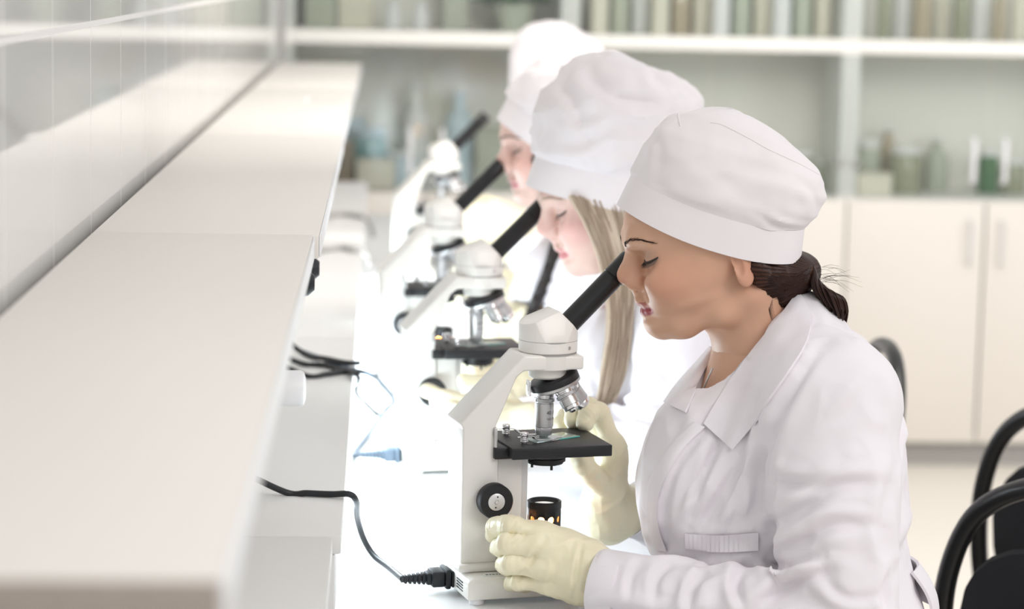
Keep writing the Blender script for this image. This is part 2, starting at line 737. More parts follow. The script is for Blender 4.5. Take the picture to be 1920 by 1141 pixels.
# bench shelf: four boards in line over the ledge
SH_Z = 1.153
TABLE_Z = .7605
LEDGE_Z = .862
edges_y = [1.0, 2.34, 3.73, 5.17, 6.62]
shelf_labels = ['white bench shelf board nearest the camera, blurred, along the tiled wall',
                'white bench shelf board second from the camera, black plug on its front edge',
                'white bench shelf board third from the camera along the tiled wall',
                'white bench shelf board at the far end, nearest the glass cabinets']
offs = [0, .0055, .004, .006]
SH_X = PZ(588, 437, SH_Z).x
for i in range(4):
    y0, y1 = edges_y[i], edges_y[i + 1] - .003
    xr = SH_X + offs[i]
    t = thing('bench_shelf', shelf_labels[i], 'shelf', (xr, y0, SH_Z), 0, 'boards of the raised bench shelf')
    bm = NB()
    add_box(bm, (-(xr - (WALLX + .011)), 0, -.024), (0, y1 - y0, 0), .0018)
    obj('shelf_board', bm, M_SHELF, t)
    bm = NB()
    add_box(bm, (.0003, .002, -.0225), (.0016, y1 - y0 - .002, -.0015), .0004)
    obj('edge_band', bm, M_EDGE, t)
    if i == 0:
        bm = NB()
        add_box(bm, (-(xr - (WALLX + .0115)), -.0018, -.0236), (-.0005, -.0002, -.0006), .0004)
        obj('shaded_end', bm, mat('shaded_end_brown', (.40, .35, .31), .8, noise=(200, .15)), t)  # shade on the near end of the board, put into a grey-brown colour
    bm = NB()
    add_box(bm, (-.105, .01, LEDGE_Z - SH_Z), (-.087, y1 - y0 - .01, -.024), .001)
    obj('upright_panel', bm, M_LEDGE, t)
    for yy in (.03, y1 - y0 - .05):
        bm = NB()
        add_box(bm, (-.19, yy, LEDGE_Z - SH_Z), (-.1055, yy + .018, -.0245), .001)
        obj('bracket', bm, M_LEDGE, t)

# ledge boxes on the table
led = [(0.75, 2.304), (2.304, 3.587), (3.587, 4.87), (4.87, 6.25)]
led_labels = ['white ledge box on the table nearest the camera, below the shelf',
              'white ledge box under the shelf crossed by the nearest black power cable',
              'white ledge box under the shelf beyond the bunch of black cables',
              'white ledge box at the far end of the table crossed by grey cables']
LED_X = PZ(667, 640, LEDGE_Z).x
for i, (y0, y1) in enumerate(led):
    xr = LED_X - (.008 if i == 0 else 0)
    t = thing('bench_ledge', led_labels[i], 'ledge', (xr, y0, TABLE_Z), 0, 'ledge boxes below the bench shelf')
    bm = NB()
    add_box(bm, (-(xr - (WALLX + .004)), 0.001, .012), (-.006, y1 - y0 - .001, LEDGE_Z - TABLE_Z - .019), .001)
    obj('box_body', bm, M_LEDGE, t)
    bm = NB()
    add_box(bm, (-(xr - (WALLX + .004)), 0.001, LEDGE_Z - TABLE_Z - .018), (0, y1 - y0 - .0015, LEDGE_Z - TABLE_Z), .0012)
    obj('ledge_top', bm, M_LEDGE, t)
    bm = NB()
    add_box(bm, (-(xr - (WALLX + .02)), 0.001, 0), (-.02, y1 - y0 - .001, .0115), .0006)
    obj('plinth', bm, M_GREYP, t)

# long table in three sections
TAB_X1 = .316
tabs = [(.7, 2.80), (2.80, 4.62), (4.62, 6.44)]
tab_labels = ['white laboratory table section nearest the camera, front microscope on it',
              'white laboratory table section in the middle of the row',
              'white laboratory table section at the far end near the cabinets']
for i, (y0, y1) in enumerate(tabs):
    t = thing('laboratory_table', tab_labels[i], 'table', (0, y0, 0), 0, 'sections of the long white table')
    bm = NB()
    add_box(bm, (WALLX + .002, .001, TABLE_Z - .028), (TAB_X1, y1 - y0 - .001, TABLE_Z), .0015)
    obj('table_top', bm, M_TABLE, t)
    for x in (WALLX + .03, TAB_X1 - .06):
        for y in (.08, y1 - y0 - .12):
            bm = NB()
            add_box(bm, (x, y, 0), (x + .04, y + .04, TABLE_Z - .0285), .002)
            obj('leg', bm, M_GREYP, t)
    bm = NB()
    add_box(bm, (WALLX + .03, .125, .35), (WALLX + .05, y1 - y0 - .125, .70), .001)
    obj('back_panel', bm, M_TABLE, t)

# ------------------------------------------------------------------ cabinets
CY = 6.87
CW = .807
CX0 = -.278


def cabinet(k, label):
    x0 = CX0 + CW * k
    t = thing('storage_cabinet', label, 'cabinet', (x0, CY, 0), 0, 'white cabinets along the back wall')
    D, H, th = .34, 1.86, .026
    bm = NB()
    add_box(bm, (.001, .0, .07), (th, D, H), .001)
    add_box(bm, (CW - th, .0, .07), (CW - .001, D, H), .001)
    add_box(bm, (th, .0, H - th), (CW - th, D, H), .001)
    add_box(bm, (th, .0, .07), (CW - th, D, .07 + th), .001)
    obj('carcass', bm, M_SHELFB, t)
    bm = NB()
    add_box(bm, (.01, .03, 0), (CW - .01, D, .069), .001)
    obj('plinth', bm, M_GREYP, t)
    bm = NB()
    add_box(bm, (th, D - .01, .10), (CW - th, D - .001, H - th), 0)
    obj('back_panel', bm, M_CABIN, t)
    for z0, z1, y0 in ((.755, .785, .022), (1.197, 1.236, -.004), (1.52, 1.545, .03)):
        bm = NB()
        add_box(bm, (th, y0, z0), (CW - th, D - .012, z1), .001)
        obj('shelf', bm, M_SHELFB, t)
    hw = CW / 2
    for s in (0, 1):
        a, b = s * hw + .003, (s + 1) * hw - .003
        bm = NB()
        add_box(bm, (a, -.019, .075), (b, -.0005, .780), .0015)
        d = obj('lower_door', bm, M_CAB, t)
        hx = hw + (.045 if s else -.045)
        bm = NB()
        add_tube(bm, [(hx, -.020, .60), (hx, -.045, .605), (hx, -.045, .72), (hx, -.020, .725)], .005, 8, smooth=False)
        obj('lower_handle', bm, M_SILVER, d)
        bm = NB()
        add_box(bm, (a, -.006, .788), (b, -.001, 1.194), 0)
        g = obj('glass_door', bm, M_PANE2, t)
        bm = NB()
        add_tube(bm, [(hx, -.0065, .835), (hx, -.035, .838), (hx, -.035, .955), (hx, -.0065, .958)], .0075, 8, smooth=False)
        obj('upper_handle', bm, M_PLUGW, g)
        bm = NB()
        xx = .022 if s == 0 else CW - .022
        add_cyl(bm, (xx, -.0065, .885), (xx, -.016, .885), .010, seg=16, bev=.002)
        obj('hinge_cap', bm, M_GREYP, g)
        bm = NB()
        add_box(bm, (a, -.006, 1.239), (b, -.001, H - .003), 0)
        obj('top_glass_door', bm, M_PANE2, t)
    return t


cabinet(0, 'white glass-fronted cabinet at the back, leftmost, beside the tiled wall')
cabinet(1, 'white glass-fronted cabinet at the back, middle one, behind the caps')
cabinet(2, 'white glass-fronted cabinet at the back on the right, white bar handles in view')

# things kept in the cabinets
M_OLIVE = mat('olive_glass', (.36, .37, .26), .15, spec=.6)
M_LGREEN = mat('leaf_green', (.09, .20, .09), .6)
M_TEAL = mat('teal_liquid', (.22, .42, .42), .15)
M_BLUEW = mat('pale_blue_plastic', (.60, .74, .82), .3)
M_CREAMP = mat('cream_card', (.82, .78, .66), .7)
M_BROWN = mat('brown_card', (.34, .27, .20), .6)
M_AMBER = mat('amber_glass', (.50, .42, .30), .12)
M_WHITEP = mat('white_ceramic', (.85, .85, .84), .3)
M_SAGE = mat('sage_card', (.52, .55, .45), .7)


def bottle(px, z, yoff, r, h, m, name, label, cat, group=None, capm=None, neck=.4):
    w = P(px, 200, CY + yoff)
    t = thing(name, label, cat, (w.x, CY + yoff, z), 0, group)
    bm = NB()
    nr = r * neck
    add_lathe(bm, [(0, 0), (r * .9, 0), (r, h * .03), (r, h * .62), (r * .85, h * .70), (nr, h * .80), (nr, h * .92), (0, h * .92)], None, 20, caps=False)
    obj('bottle_body', bm, m, t)
    bm = NB()
    add_cyl(bm, (0, 0, h * .925), (0, 0, h), nr * 1.25, seg=16, bev=nr * .2)
    obj('cap', bm, capm or M_WHITEP, t)
    return t


def jar(px, z, yoff, r, h, m, label, group=None, lidm=None):
    w = P(px, 200, CY + yoff)
    t = thing('jar', label, 'jar', (w.x, CY + yoff, z), 0, group)
    bm = NB()
    add_lathe(bm, [(0, 0), (r * .92, 0), (r, h * .05), (r, h * .75), (r * .86, h * .85), (0, h * .85)], None, 22, caps=False)
    obj('jar_body', bm, m, t)
    bm = NB()
    add_cyl(bm, (0, 0, h * .853), (0, 0, h), r * .9, seg=22, bev=r * .08)
    obj('lid', bm, lidm or M_WHITEP, t)
    return t


def carton(px, z, yoff, w_, d_, h, m, label, group=None):
    w = P(px, 200, CY + yoff)
    t = thing('carton', label, 'box', (w.x, CY + yoff, z), 0, group)
    bm = NB()
    add_box(bm, (-w_ / 2, -d_ / 2, 0), (w_ / 2, d_ / 2, h * .9), .002)
    obj('carton_body', bm, m, t)
    bm = NB()
    add_box(bm, (-w_ / 2 - .001, -d_ / 2 - .001, h * .9), (w_ / 2 + .001, d_ / 2 + .001, h), .002)
    obj('lid', bm, m, t)
    return t


ZC, ZM = .7855, 1.2365
jar(692, ZC, .165, .055, .165, M_TEAL, 'teal jar behind the glass beyond the end of the shelf', None, M_BLUEW)
jar(658, ZC, .26, .048, .22, M_BLUEW, 'pale blue jar at the left end inside the glass cabinet')
carton(706, ZC, .055, .11, .09, .085, M_CREAMP, 'low cream carton in front of the teal jar in the cabinet')
jar(752, ZC, .16, .05, .10, M_BLUEW, 'pale blue squat jar next to the cream carton in the cabinet')
bottle(780, ZC, .22, .038, .30, M_WHITEP, 'bottle', 'tall white bottle in the left cabinet above the rearmost microscope', 'bottle')
bottle(862, ZC, .22, .040, .29, M_BLUEW, 'bottle', 'tall pale bottle behind the rearmost eyepiece in the left cabinet', 'bottle')
carton(645, ZC, .10, .06, .12, .13, M_BROWN, 'dark brown carton at the far left of the cabinet, by the shelf end')
carton(925, ZC, .2, .10, .10, .17, M_SAGE, 'sage green carton behind the rearmost eyepiece tip in the cabinet')
bottle(735, ZM, .10, .024, .085, M_WHITEP, 'bottle', 'short white bottle on the upper shelf, left of a pair', 'bottle', None, None, .7)
bottle(786, ZM, .10, .024, .085, M_WHITEP, 'bottle', 'short white bottle on the upper shelf, right of a pair', 'bottle', None, None, .7)
for i, (px, w_, m, lb) in enumerate([(600, .09, M_SAGE, 'sage carton on the upper shelf nearest the wall corner'),
                                     (665, .10, M_CREAMP, 'cream carton on the upper shelf left of the white bottles'),
                                     (850, .07, M_SAGE, 'sage carton on the upper shelf between the white bottles and the plant')]):
    carton(px, ZM, .24, w_, .1, .2 + .02 * (i % 2), m, lb)
# leafy plant on the upper shelf
w = P(965, 20, CY + .15)
t = thing('potted_plant', 'bushy green potted plant on the upper cabinet shelf above the caps', 'plant', (w.x, CY + .15, ZM))
bm = NB()
add_lathe(bm, [(0, 0), (.045, 0), (.058, .07), (.062, .07), (.062, .08), (.052, .08), (.05, .07), (0, .07)], None, 24, caps=False)
obj('pot', bm, M_SAGE, t)
bm = NB()
for i in range(150):
    a = random.uniform(0, 2 * PI)
    el = random.uniform(-.2, 1.3)
    R_ = random.uniform(.05, .10)
    c = Vector((math.cos(a) * math.cos(el) * R_ * 1.15, math.sin(a) * math.cos(el) * R_, .10 + math.sin(el) * R_))
    M = Matrix.Translation(c) @ Matrix.Rotation(a, 4, 'Z') @ Matrix.Rotation(random.uniform(-1, 1), 4, 'Y') @ Matrix.Rotation(random.uniform(-.6, .6), 4, 'X')
    l, w2 = random.uniform(.02, .035), random.uniform(.008, .012)
    q = [bm.verts.new(M @ Vector(p)) for p in ((-l, 0, 0), (-l * .3, w2, .003), (l * .4, w2 * .8, .002), (l, 0, -.006), (l * .4, -w2 * .8, .002), (-l * .3, -w2, .003))]
    bm.faces.new(q)
    s = [bm.verts.new(M @ Vector(p)) for p in ((-l, 0, 0),)]
for i in range(14):
    a = i * 2.4
    add_tube(bm, [(0, 0, .06), (math.cos(a) * .03, math.sin(a) * .03, .11), (math.cos(a) * .075, math.sin(a) * .075, .14)], .0018, 5, 3)
for v in [v for v in bm.verts if not v.link_faces]:
    bm.verts.remove(v)
obj('foliage', bm, M_LGREEN, t)

# middle cabinet, upper shelf: pale folders; right cabinet
cols = [M_CREAMP, M_SAGE, M_WHITEP, M_CREAMP, M_AMBER, M_CREAMP, M_WHITEP, M_SAGE, M_CREAMP, M_WHITEP, M_SAGE, M_CREAMP]
names = ['cream', 'sage', 'white', 'cream', 'amber', 'cream', 'white', 'sage', 'cream', 'white', 'sage', 'cream']
order = ['first', 'second', 'third', 'fourth', 'fifth', 'sixth', 'seventh', 'eighth', 'ninth', 'tenth', 'eleventh', 'twelfth']
for i in range(12):
    px = 1118 + i * 37.5
    carton(px, ZM, .11 + .05 * (i % 3), .045, .12, .15 + .03 * ((i * 7) % 4), cols[i], f'{names[i]} upright carton, {order[i]} from the left on the middle cabinet upper shelf', 'upright cartons on the middle upper shelf')
for i in range(8):
    px = 1650 + i * 36
    bottle(px, ZM, .12 + .07 * (i % 2), .02 + .004 * (i % 3), .17 + .02 * (i % 3), [M_OLIVE, M_WHITEP, M_AMBER, M_CREAMP][i % 4], 'bottle',
           f'{["olive", "white", "amber", "cream"][i % 4]} bottle, {order[i]} from the left on the right cabinet upper shelf', 'bottle', 'bottles on the right upper shelf')
jar(1508, ZC, .14, .035, .12, M_OLIVE, 'olive jar left of the cabinet post beside the front cap')
jar(1536, ZC, .22, .03, .09, M_SAGE, 'small sage jar close to the cabinet post beside the front cap')
carton(1640, ZC, .09, .10, .10, .065, M_CREAMP, 'low cream carton just right of the cabinet post')
jar(1632, ZC, .22, .04, .15, M_SAGE, 'sage jar standing behind the low cream carton right of the post')
jar(1702, ZC, .16, .05, .135, M_OLIVE, 'wide olive jar between the cabinet post and the white handles')
bottle(1668, ZC, .26, .03, .19, M_AMBER, 'bottle', 'amber bottle behind the wide olive jar in the right cabinet', 'bottle')
bottle(1760, ZC, .26, .035, .16, M_SAGE, 'bottle', 'sage bottle left of the white bar handles in the right cabinet', 'bottle')
jar(1858, ZC, .2, .03, .13, M_LGREEN, 'green jar between the two white bar handles in the right cabinet')
jar(1905, ZC, .22, .04, .10, M_OLIVE, 'olive jar at the right picture edge inside the right cabinet')


# ------------------------------------------------------------------ chairs
def chair(label, loc, rz, group):
    t = thing('office_chair', label, 'chair', loc, rz, group)
    lean = .20

    def bp(y, z):                              # a point of the leaning back plane
        return Vector((.19 + (z - .45) * lean, y, z))
    bm = NB()
    arch = [(-.185, .40), (-.205, .51), (-.208, .60), (-.190, .695), (-.145, .777), (-.075, .824), (0, .837),
            (.075, .824), (.145, .777), (.190, .695), (.208, .60), (.205, .51), (.185, .40)]
    add_tube(bm, [bp(y, z) for y, z in arch], .0125, 14, 6)
    obj('back_frame', bm, M_CHAIRT, t)
    # oval back pad, curved and thick
    bm = NB()
    rows_f, rows_b = [], []
    N = 28
    rings = []
    for (sc_, dx) in ((.02, .026), (.55, .026), (.86, .022), (.97, .012), (1.0, 0), (.97, -.010), (.86, -.017), (.55, -.02), (.02, -.02)):
        ring = []
        for i in range(N):
            a = 2 * PI * i / N
            y = .178 * sc_ * (abs(math.cos(a)) ** .8) * (1 if math.cos(a) >= 0 else -1)
            z = .610 + .150 * sc_ * (abs(math.sin(a)) ** .8) * (1 if math.sin(a) >= 0 else -1)
            p = bp(y, z)
            p.x -= dx
            ring.append(p)
        rings.append(ring)
    add_grid(bm, rings, closed=True)
    obj('backrest', bm, M_CHAIRF, t)
    bm = NB()
    add_box(bm, (-.23, -.215, .405), (.185, .215, .447), .020, None, 4)
    obj('seat', bm, M_CHAIRF, t)
    for sx, sy in ((-1, -1), (-1, 1), (1, -1), (1, 1)):
        bm = NB()
        top = Vector((-.17, sy * .185, .402)) if sx < 0 else Vector((.18, sy * .185, .40))
        bot = Vector((-.22, sy * .215, 0.0)) if sx < 0 else Vector((.24, sy * .215, 0.0))
        add_tube(bm, [top, top.lerp(bot, .5), bot], .0115, 10, 3)
        obj('leg', bm, M_CHAIRT, t)
    return t


c1 = chair('black tube-framed chair at the bottom right corner, nearest the camera', (.997, 2.834, 0), math.radians(220), 'black chairs behind the row')
c2 = chair('black tube-framed chair just behind the bottom right corner chair', (1.17, 3.335, 0), math.radians(216), 'black chairs behind the row')
c3 = chair('black tube-framed chair seen edge-on behind the front woman shoulder', (.531, 3.72, 0), math.radians(0), 'black chairs behind the row')

# ------------------------------------------------------------------ microscopes
def mm(*a):
    return tuple(x * .001 for x in a)


def build_microscope():
    t = thing('microscope', '', 'microscope', (0, 0, 0), 0, 'microscopes along the bench')
    # base: a shallow wedge-topped foot, on four rubber feet
    bm = NB()
    add_prism(bm, [mm(x, z) for x, z in ((-99, 6), (62, 6), (62, 22), (52, 30), (-93, 30), (-99, 26))], -.056, .056, .003)
    add_box(bm, mm(-103, -34, 30.2), mm(-22, 34, 39), .003)
    base = obj('base', bm, M_SCOPE, t)
    for x in (-86, 50):
        for y in (-44, 44):
            bm = NB()
            add_cyl(bm, mm(x, y, 0), mm(x, y, 6.5), .008, seg=20, bev=.001)
            obj('foot', bm, M_PLUGW, base)
    bm = NB()
    add_box(bm, mm(-80, -50, 30.1), mm(-44, -41, 30.5))
    lab = obj('label_plate', bm, M_LABEL, base)
    bm = NB()
    for i, (a, w) in enumerate(((-71, 3), (-67, 2), (-64, 3), (-60, 2.4), (-56.5, 3), (-52, 2), (-47, 3.4))):
        add_box(bm, mm(a - 6, -47, 30.5), mm(a + w - 6, -44.4, 30.6))
    obj('label_print', bm, M_INK, lab)
    bm = NB()
    for z in (12, 15, 18, 21):
        add_box(bm, mm(-99.6, -38, z), mm(-98.9, -16, z + 1.2))
    obj('vent_slot', bm, M_BLACK, base)
    bm = NB()
    add_box(bm, mm(-101.5, -6, 8), mm(-99.05, 24, 25), .001)
    obj('power_inlet', bm, M_BLACK, base)

    # arm: upright and slanted limb in one casting
    prof = [(-99, 38), (-60, 38), (-60, 150), (-66, 176), (-42, 233), (-34, 239.5), (31, 239.5), (31, 254), (-34, 256), (-102, 186), (-99, 182)]
    bm = NB()
    add_prism(bm, [mm(*p) for p in prof], -.028, .028, .004, None, 3)
    arm = obj('arm', bm, M_SCOPE, t)
    # round head carrier over the optical axis
    bm = NB()
    add_lathe(bm, [mm(*p) for p in ((0, 238.5), (27, 238.5), (29.5, 239.5), (30, 242), (30, 254), (0, 254))], None, 56, caps=False)
    add_lathe(bm, [mm(*p) for p in ((0, 228), (18, 228), (20, 230), (20, 238.6), (0, 238.6))], None, 48, caps=False)
    obj('head_carrier', bm, M_SCOPE, t)
    # stage rack and its guide strip
    bm = NB()
    add_box(bm, mm(-59.6, -24, 39.2), mm(-33, 24, 148), .0015)
    obj('rack_block', bm, M_SCOPE, t)
    bm = NB()
    add_box(bm, mm(-32.6, -16, 60), mm(-24, 16, 149), .001)
    add_box(bm, mm(-24, -7, 143), mm(12, 7, 148.5), .0008)
    obj('guide_strip', bm, M_SILVER, t)
    bm = NB()
    add_box(bm, mm(-66, -34, 149), mm(-40, 20, 161), .001)
    obj('stage_bracket', bm, M_BLACK, t)

    # focus knobs, both sides
    for s in (-1, 1):
        M = Matrix.Translation(mm(-67, s * 28.3, 107)) @ Matrix.Rotation(PI / 2 * -s, 4, 'X')
        bm = NB()
        add_lathe(bm, [mm(*p) for p in ((0, 0), (10, 0), (10, 3), (17, 4), (18.3, 6), (18.3, 17), (17, 19), (9.6, 19), (9.2, 17.6), (0, 17.6))], M, 56, caps=False)
        k = obj('focus_knob', bm, M_RUBBER, t)
        bm = NB()
        add_lathe(bm, [mm(*p) for p in ((0, 17.7), (9, 17.7), (9, 18.6), (8.4, 19), (2.6, 19), (2.4, 18.2), (1.8, 18.2), (1.6, 20), (0, 20.2))], M, 40, caps=False)
        c = obj('knob_disc', bm, M_SILVER, k)
        bm = NB()
        for a in (80, 260):
            add_cyl(bm, M @ Vector(mm(5.6 * math.cos(math.radians(a)), 5.6 * math.sin(math.radians(a)), 18.9)),
                    M @ Vector(mm(5.6 * math.cos(math.radians(a)), 5.6 * math.sin(math.radians(a)), 19.2)), .0009, seg=10)
        obj('knob_dot', bm, M_INK, c)

    # inclined head: a drum cut by a shallow top plane and a 45 degree eyepiece plane
    bm = NB()
    add_lathe(bm, [mm(*p) for p in ((0, 256), (30, 256), (31, 257), (31, 330), (0, 330))], None, 64, caps=False)
    for co, no in (((0, 0, 298), (-.38, 0, .925)), ((22.5, 0, 283.5), (.71, 0, .704)), ((0, 25.5, 280), (0, .96, .28)), ((0, -25.5, 280), (0, -.96, .28))):
        r = bmesh.ops.bisect_plane(bm, geom=bm.verts[:] + bm.edges[:] + bm.faces[:], plane_co=mm(*co), plane_no=no, clear_outer=True)
        ed = [e for e in r['geom_cut'] if isinstance(e, bmesh.types.BMEdge)]
        bmesh.ops.holes_fill(bm, edges=ed)
    ed = [e for e in bm.edges if len(e.link_faces) == 2 and e.calc_face_angle(0) > .3 and (e.verts[0].co.z + e.verts[1].co.z) > .535]
    bevel_sharp(bm, ed, .0014, 2)
    head = obj('head', bm, M_SCOPE, t)
    bm = NB()
    add_lathe(bm, [mm(*p) for p in ((30.4, 254.2), (30.4, 255.8))], None, 56)
    add_lathe(bm, [mm(*p) for p in ((31.15, 268.2), (31.15, 268.7))], None, 56)
    obj('seam_ring', bm, M_GREYP, head)
    a = math.radians(-62)
    bm = NB()
    add_cyl(bm, (math.cos(a) * .0295, math.sin(a) * .0295, .2625), (math.cos(a) * .0318, math.sin(a) * .0318, .2625), .0019, seg=16, bev=.0004)
    obj('lock_screw', bm, M_STEEL, head)
    # eyepiece tube
    d = Vector((.71, 0, .704)).normalized()
    o = Vector(mm(21.5, 0, 283.5))
    M = frame(o, o + d)
    bm = NB()
    add_lathe(bm, [mm(*p) for p in ((0, 0), (11.7, 0), (11.7, 67), (11.2, 67.6), (11.2, 68.4), (0, 68.4))], M, 44, caps=False)
    tube = obj('eyepiece_tube', bm, M_TUBE, t)
    bm = NB()
    add_lathe(bm, [mm(*p) for p in ((11.2, 68.5), (12.1, 69), (12.1, 95), (11.4, 96.5), (8, 97), (7, 95.5), (0, 95.5))], M, 44, caps=False)
    obj('eyepiece_cup', bm, M_TUBE, tube)

    # revolving nosepiece tilted about the y axis, three objectives
    ax = Vector((math.sin(math.radians(20)), 0, -math.cos(math.radians(20))))
    cen = Vector(mm(8.5, 0, 221.5))
    M = frame(cen, cen + ax)
    bm = NB()
    add_lathe(bm, [mm(*p) for p in ((0, -8), (24, -8), (26.5, -6.5), (27, -4), (27, 0), (0, 0))], M, 56, caps=False)
    np_ = obj('nosepiece', bm, M_BLACK, t)
    bm = NB()
    add_lathe(bm, [mm(*p) for p in ((0, .1), (27.4, .1), (27.4, 3), (26.6, 3.6), (18, 6.6), (0, 6.6))], M, 56, caps=False)
    obj('nosepiece_ring', bm, M_STEEL, np_)
    bm = NB()
    add_box(bm, mm(-21.5, -5, 209), mm(-18.6, 5, 225), .0008)
    obj('click_spring', bm, M_CHROME, np_)
    e1 = Vector((math.cos(math.radians(20)), 0, math.sin(math.radians(20))))
    e2 = ax.cross(e1)
    specs = [(180, 45.5, 10.0), (-20, 33, 10.6), (78, 24, 10.0)]
    for i, (ph, L, R_) in enumerate(specs):
        p = math.radians(ph)
        rad = (e1 * math.cos(p) + e2 * math.sin(p)).normalized()
        dirv = (ax * math.cos(math.radians(20)) + rad * math.sin(math.radians(20))).normalized()
        start = cen + ax * .005 + rad * .0135
        M = frame(start, start + dirv)
        if i == 0:
            M = Matrix.Translation(start) @ Matrix.Rotation(PI, 4, 'X')     # hangs plumb, lettering to the front
        bm = NB()
        z1 = L * .30
        add_lathe(bm, [mm(*q) for q in ((0, 0), (R_ - 1, 0), (R_ - 1, 2), (R_ - .3, 2.4), (R_ - .3, 4.4), (R_ - 1, 4.8), (R_ - 1, 6))], M, 40)
        ob = obj('objective', bm, M_CHROME, t)
        bm = NB()
        add_lathe(bm, [mm(*q) for q in ((R_ + .2, 6.1), (R_ + .6, 6.5), (R_ + .6, 9.5), (R_ + .2, 10))], M, 60)
        obj('grip_ring', bm, M_KNURL, ob)
        bm = NB()
        add_lathe(bm, [mm(*q) for q in ((R_ - .8, 10.1), (R_ - .8, 11.2), (R_ - .1, 11.6), (R_ - .1, L * .80), (R_ - .5, L * .81))], M, 44)
        obj('barrel', bm, M_STEEL, ob)
        bm = NB()
        add_lathe(bm, [mm(*q) for q in ((R_ - 1.3, L * .812), (R_ - .9, L * .83), (R_ - .9, L * .96), (R_ - 2, L), (R_ - 5, L), (R_ - 5.2, L + 1.6), (2.4, L + 3.4), (0, L + 3.4))], M, 44, caps=True)
        obj('front_mount', bm, M_KNURL if i == 0 else M_CHROME, ob)
        if i == 0:
            bm = NB()
            for s, size, zc, a0 in (('40 / 0.65', .0058, -L * .001 * .50, 38), ('160 / 0.17', .0036, -L * .001 * .63, 38)):
                cu = bpy.data.curves.new('txt', 'FONT')
                cu.body = s
                cu.size = size
                cu.extrude = .00005
                to = bpy.data.objects.new('txt', cu)
                C.objects.link(to)
                dg = bpy.context.evaluated_depsgraph_get()
                me = bpy.data.meshes.new_from_object(to.evaluated_get(dg))
                tb = NB()
                tb.from_mesh(me)
                bpy.data.objects.remove(to)
                bpy.data.curves.remove(cu)
                bpy.data.meshes.remove(me)
                rr = (R_ - .1) * .001 + .00006
                for v in tb.verts:
                    an = -PI / 2 - .05 + v.co.x / rr
                    rad_ = rr + v.co.z
                    v.co = Vector((math.cos(an) * rad_ + start.x, math.sin(an) * rad_ + start.y, start.z + zc + v.co.y))
                merge(bm, tb)
            obj('engraving', bm, M_INK, ob)

    # stage
    bm = NB()
    add_box(bm, mm(-52, -50, 151), mm(57, 50, 163), .0012)
    st = obj('stage', bm, M_BLACK, t)
    for x, y in ((-38, 20), (-32, -26)):
        bm = NB()
        add_cyl(bm, mm(x, y, 163.05), mm(x, y, 174), .0026, seg=20, bev=.0003)
        for z in (165, 167, 169):
            add_cyl(bm, mm(x, y, z), mm(x, y, z + 1), .0042, seg=20, bev=.0002)
        add_cyl(bm, mm(x, y, 171), mm(x, y, 175), .0045, seg=20, bev=.0006)
        cl = obj('clip_post', bm, M_CHROME, st)
        bm = NB()
        s = 1 if y > 0 else -1
        add_tube(bm, [mm(x - 8, y + s * 1, 170), mm(x, y, 170.5), mm(x + 9, y - s * 2, 170), mm(x + 16, y - s * 6, 165.4), mm(x + 34, y - s * 8, 164.9), mm(x + 38, y - s * 8, 166)], .0021, 8, 5, flat=(Vector((0, 0, 1)), .25))
        obj('stage_clip', bm, M_CHROME, cl)
    bm = NB()
    add_box(bm, mm(-66, -33, 161.2), mm(-63, -14, 182), .0005)
    obj('stage_stop', bm, M_STEEL, st)
    # condenser under the stage
    bm = NB()
    add_lathe(bm, [mm(*p) for p in ((0, 150.8), (17, 150.8), (17, 147), (20, 146.5), (20, 143), (21.5, 142.5), (21.5, 139), (19, 138.5), (19, 136.5), (0, 136.5))], None, 48, caps=False)
    cd = obj('condenser', bm, M_BLACK, t)
    for a in (-80, 160, 30):
        bm = NB()
        ca, sa = math.cos(math.radians(a)) * .014, math.sin(math.radians(a)) * .014
        add_cyl(bm, (ca, sa, .1364), (ca, sa, .131), .0015, seg=10)
        obj('condenser_pin', bm, M_BLACK, cd)

    # illuminator: open tube wall with a ring of round ports, hot bulb inside
    seg, bm = 48, NB()
    ro, ri, z0, z1 = .0178, .0152, .0305, .0955
    add_lathe(bm, [(ri, z0), (ro, z0), (ro, .088), (ro + .0004, .0885), (ro + .0004, z1), (ro - .001, z1 + .0008), (ri, z1), (ri, z0 + .0001)], None, seg, caps=False)
    il_tmp = obj('illuminator', bm, M_BLACK, t)
    cut = NB()
    for i in range(10):
        a = 2 * PI * i / 10 + math.radians(-82)
        ca, sa = math.cos(a), math.sin(a)
        add_cyl(cut, (ca * .012, sa * .012, 0.0775), (ca * .024, sa * .024, 0.0775), .0036, seg=18)
    co = obj('cutter', cut, M_BLACK)
    md = il_tmp.modifiers.new('ports', 'BOOLEAN')
    md.operation = 'DIFFERENCE'
    md.object = co
    md.solver = 'EXACT'
    dg = bpy.context.evaluated_depsgraph_get()
    dg.update()
    me = bpy.data.meshes.new_from_object(il_tmp.evaluated_get(dg))
    il_tmp.modifiers.clear()
    il_tmp.data = me
    bpy.data.objects.remove(co)
    bm = NB()
    add_lathe(bm, [(0, .0905), (.012, .0905), (.0150, .0895), (.0150, .088), (0, .088)], None, 40, caps=False)
    for v in bm.verts:
        if v.co.z > .0902:
            v.co.z += .004 * (1 - (v.co.x ** 2 + v.co.y ** 2) / .015 ** 2)
    obj('lamp_lens', bm, M_LENS, il_tmp)
    bm = NB()
    add_lathe(bm, [(0, .056), (.004, .056), (.0065, .064), (.0095, .070), (.0095, .077), (.006, .083), (0, .085)], None, 24, caps=False)
    obj('bulb', bm, M_BULB, il_tmp)
    bm = NB()
    add_cyl(bm, (0, 0, .0306), (0, 0, .0555), .0055, seg=20)
    obj('bulb_socket', bm, M_STEEL, il_tmp)
    return t


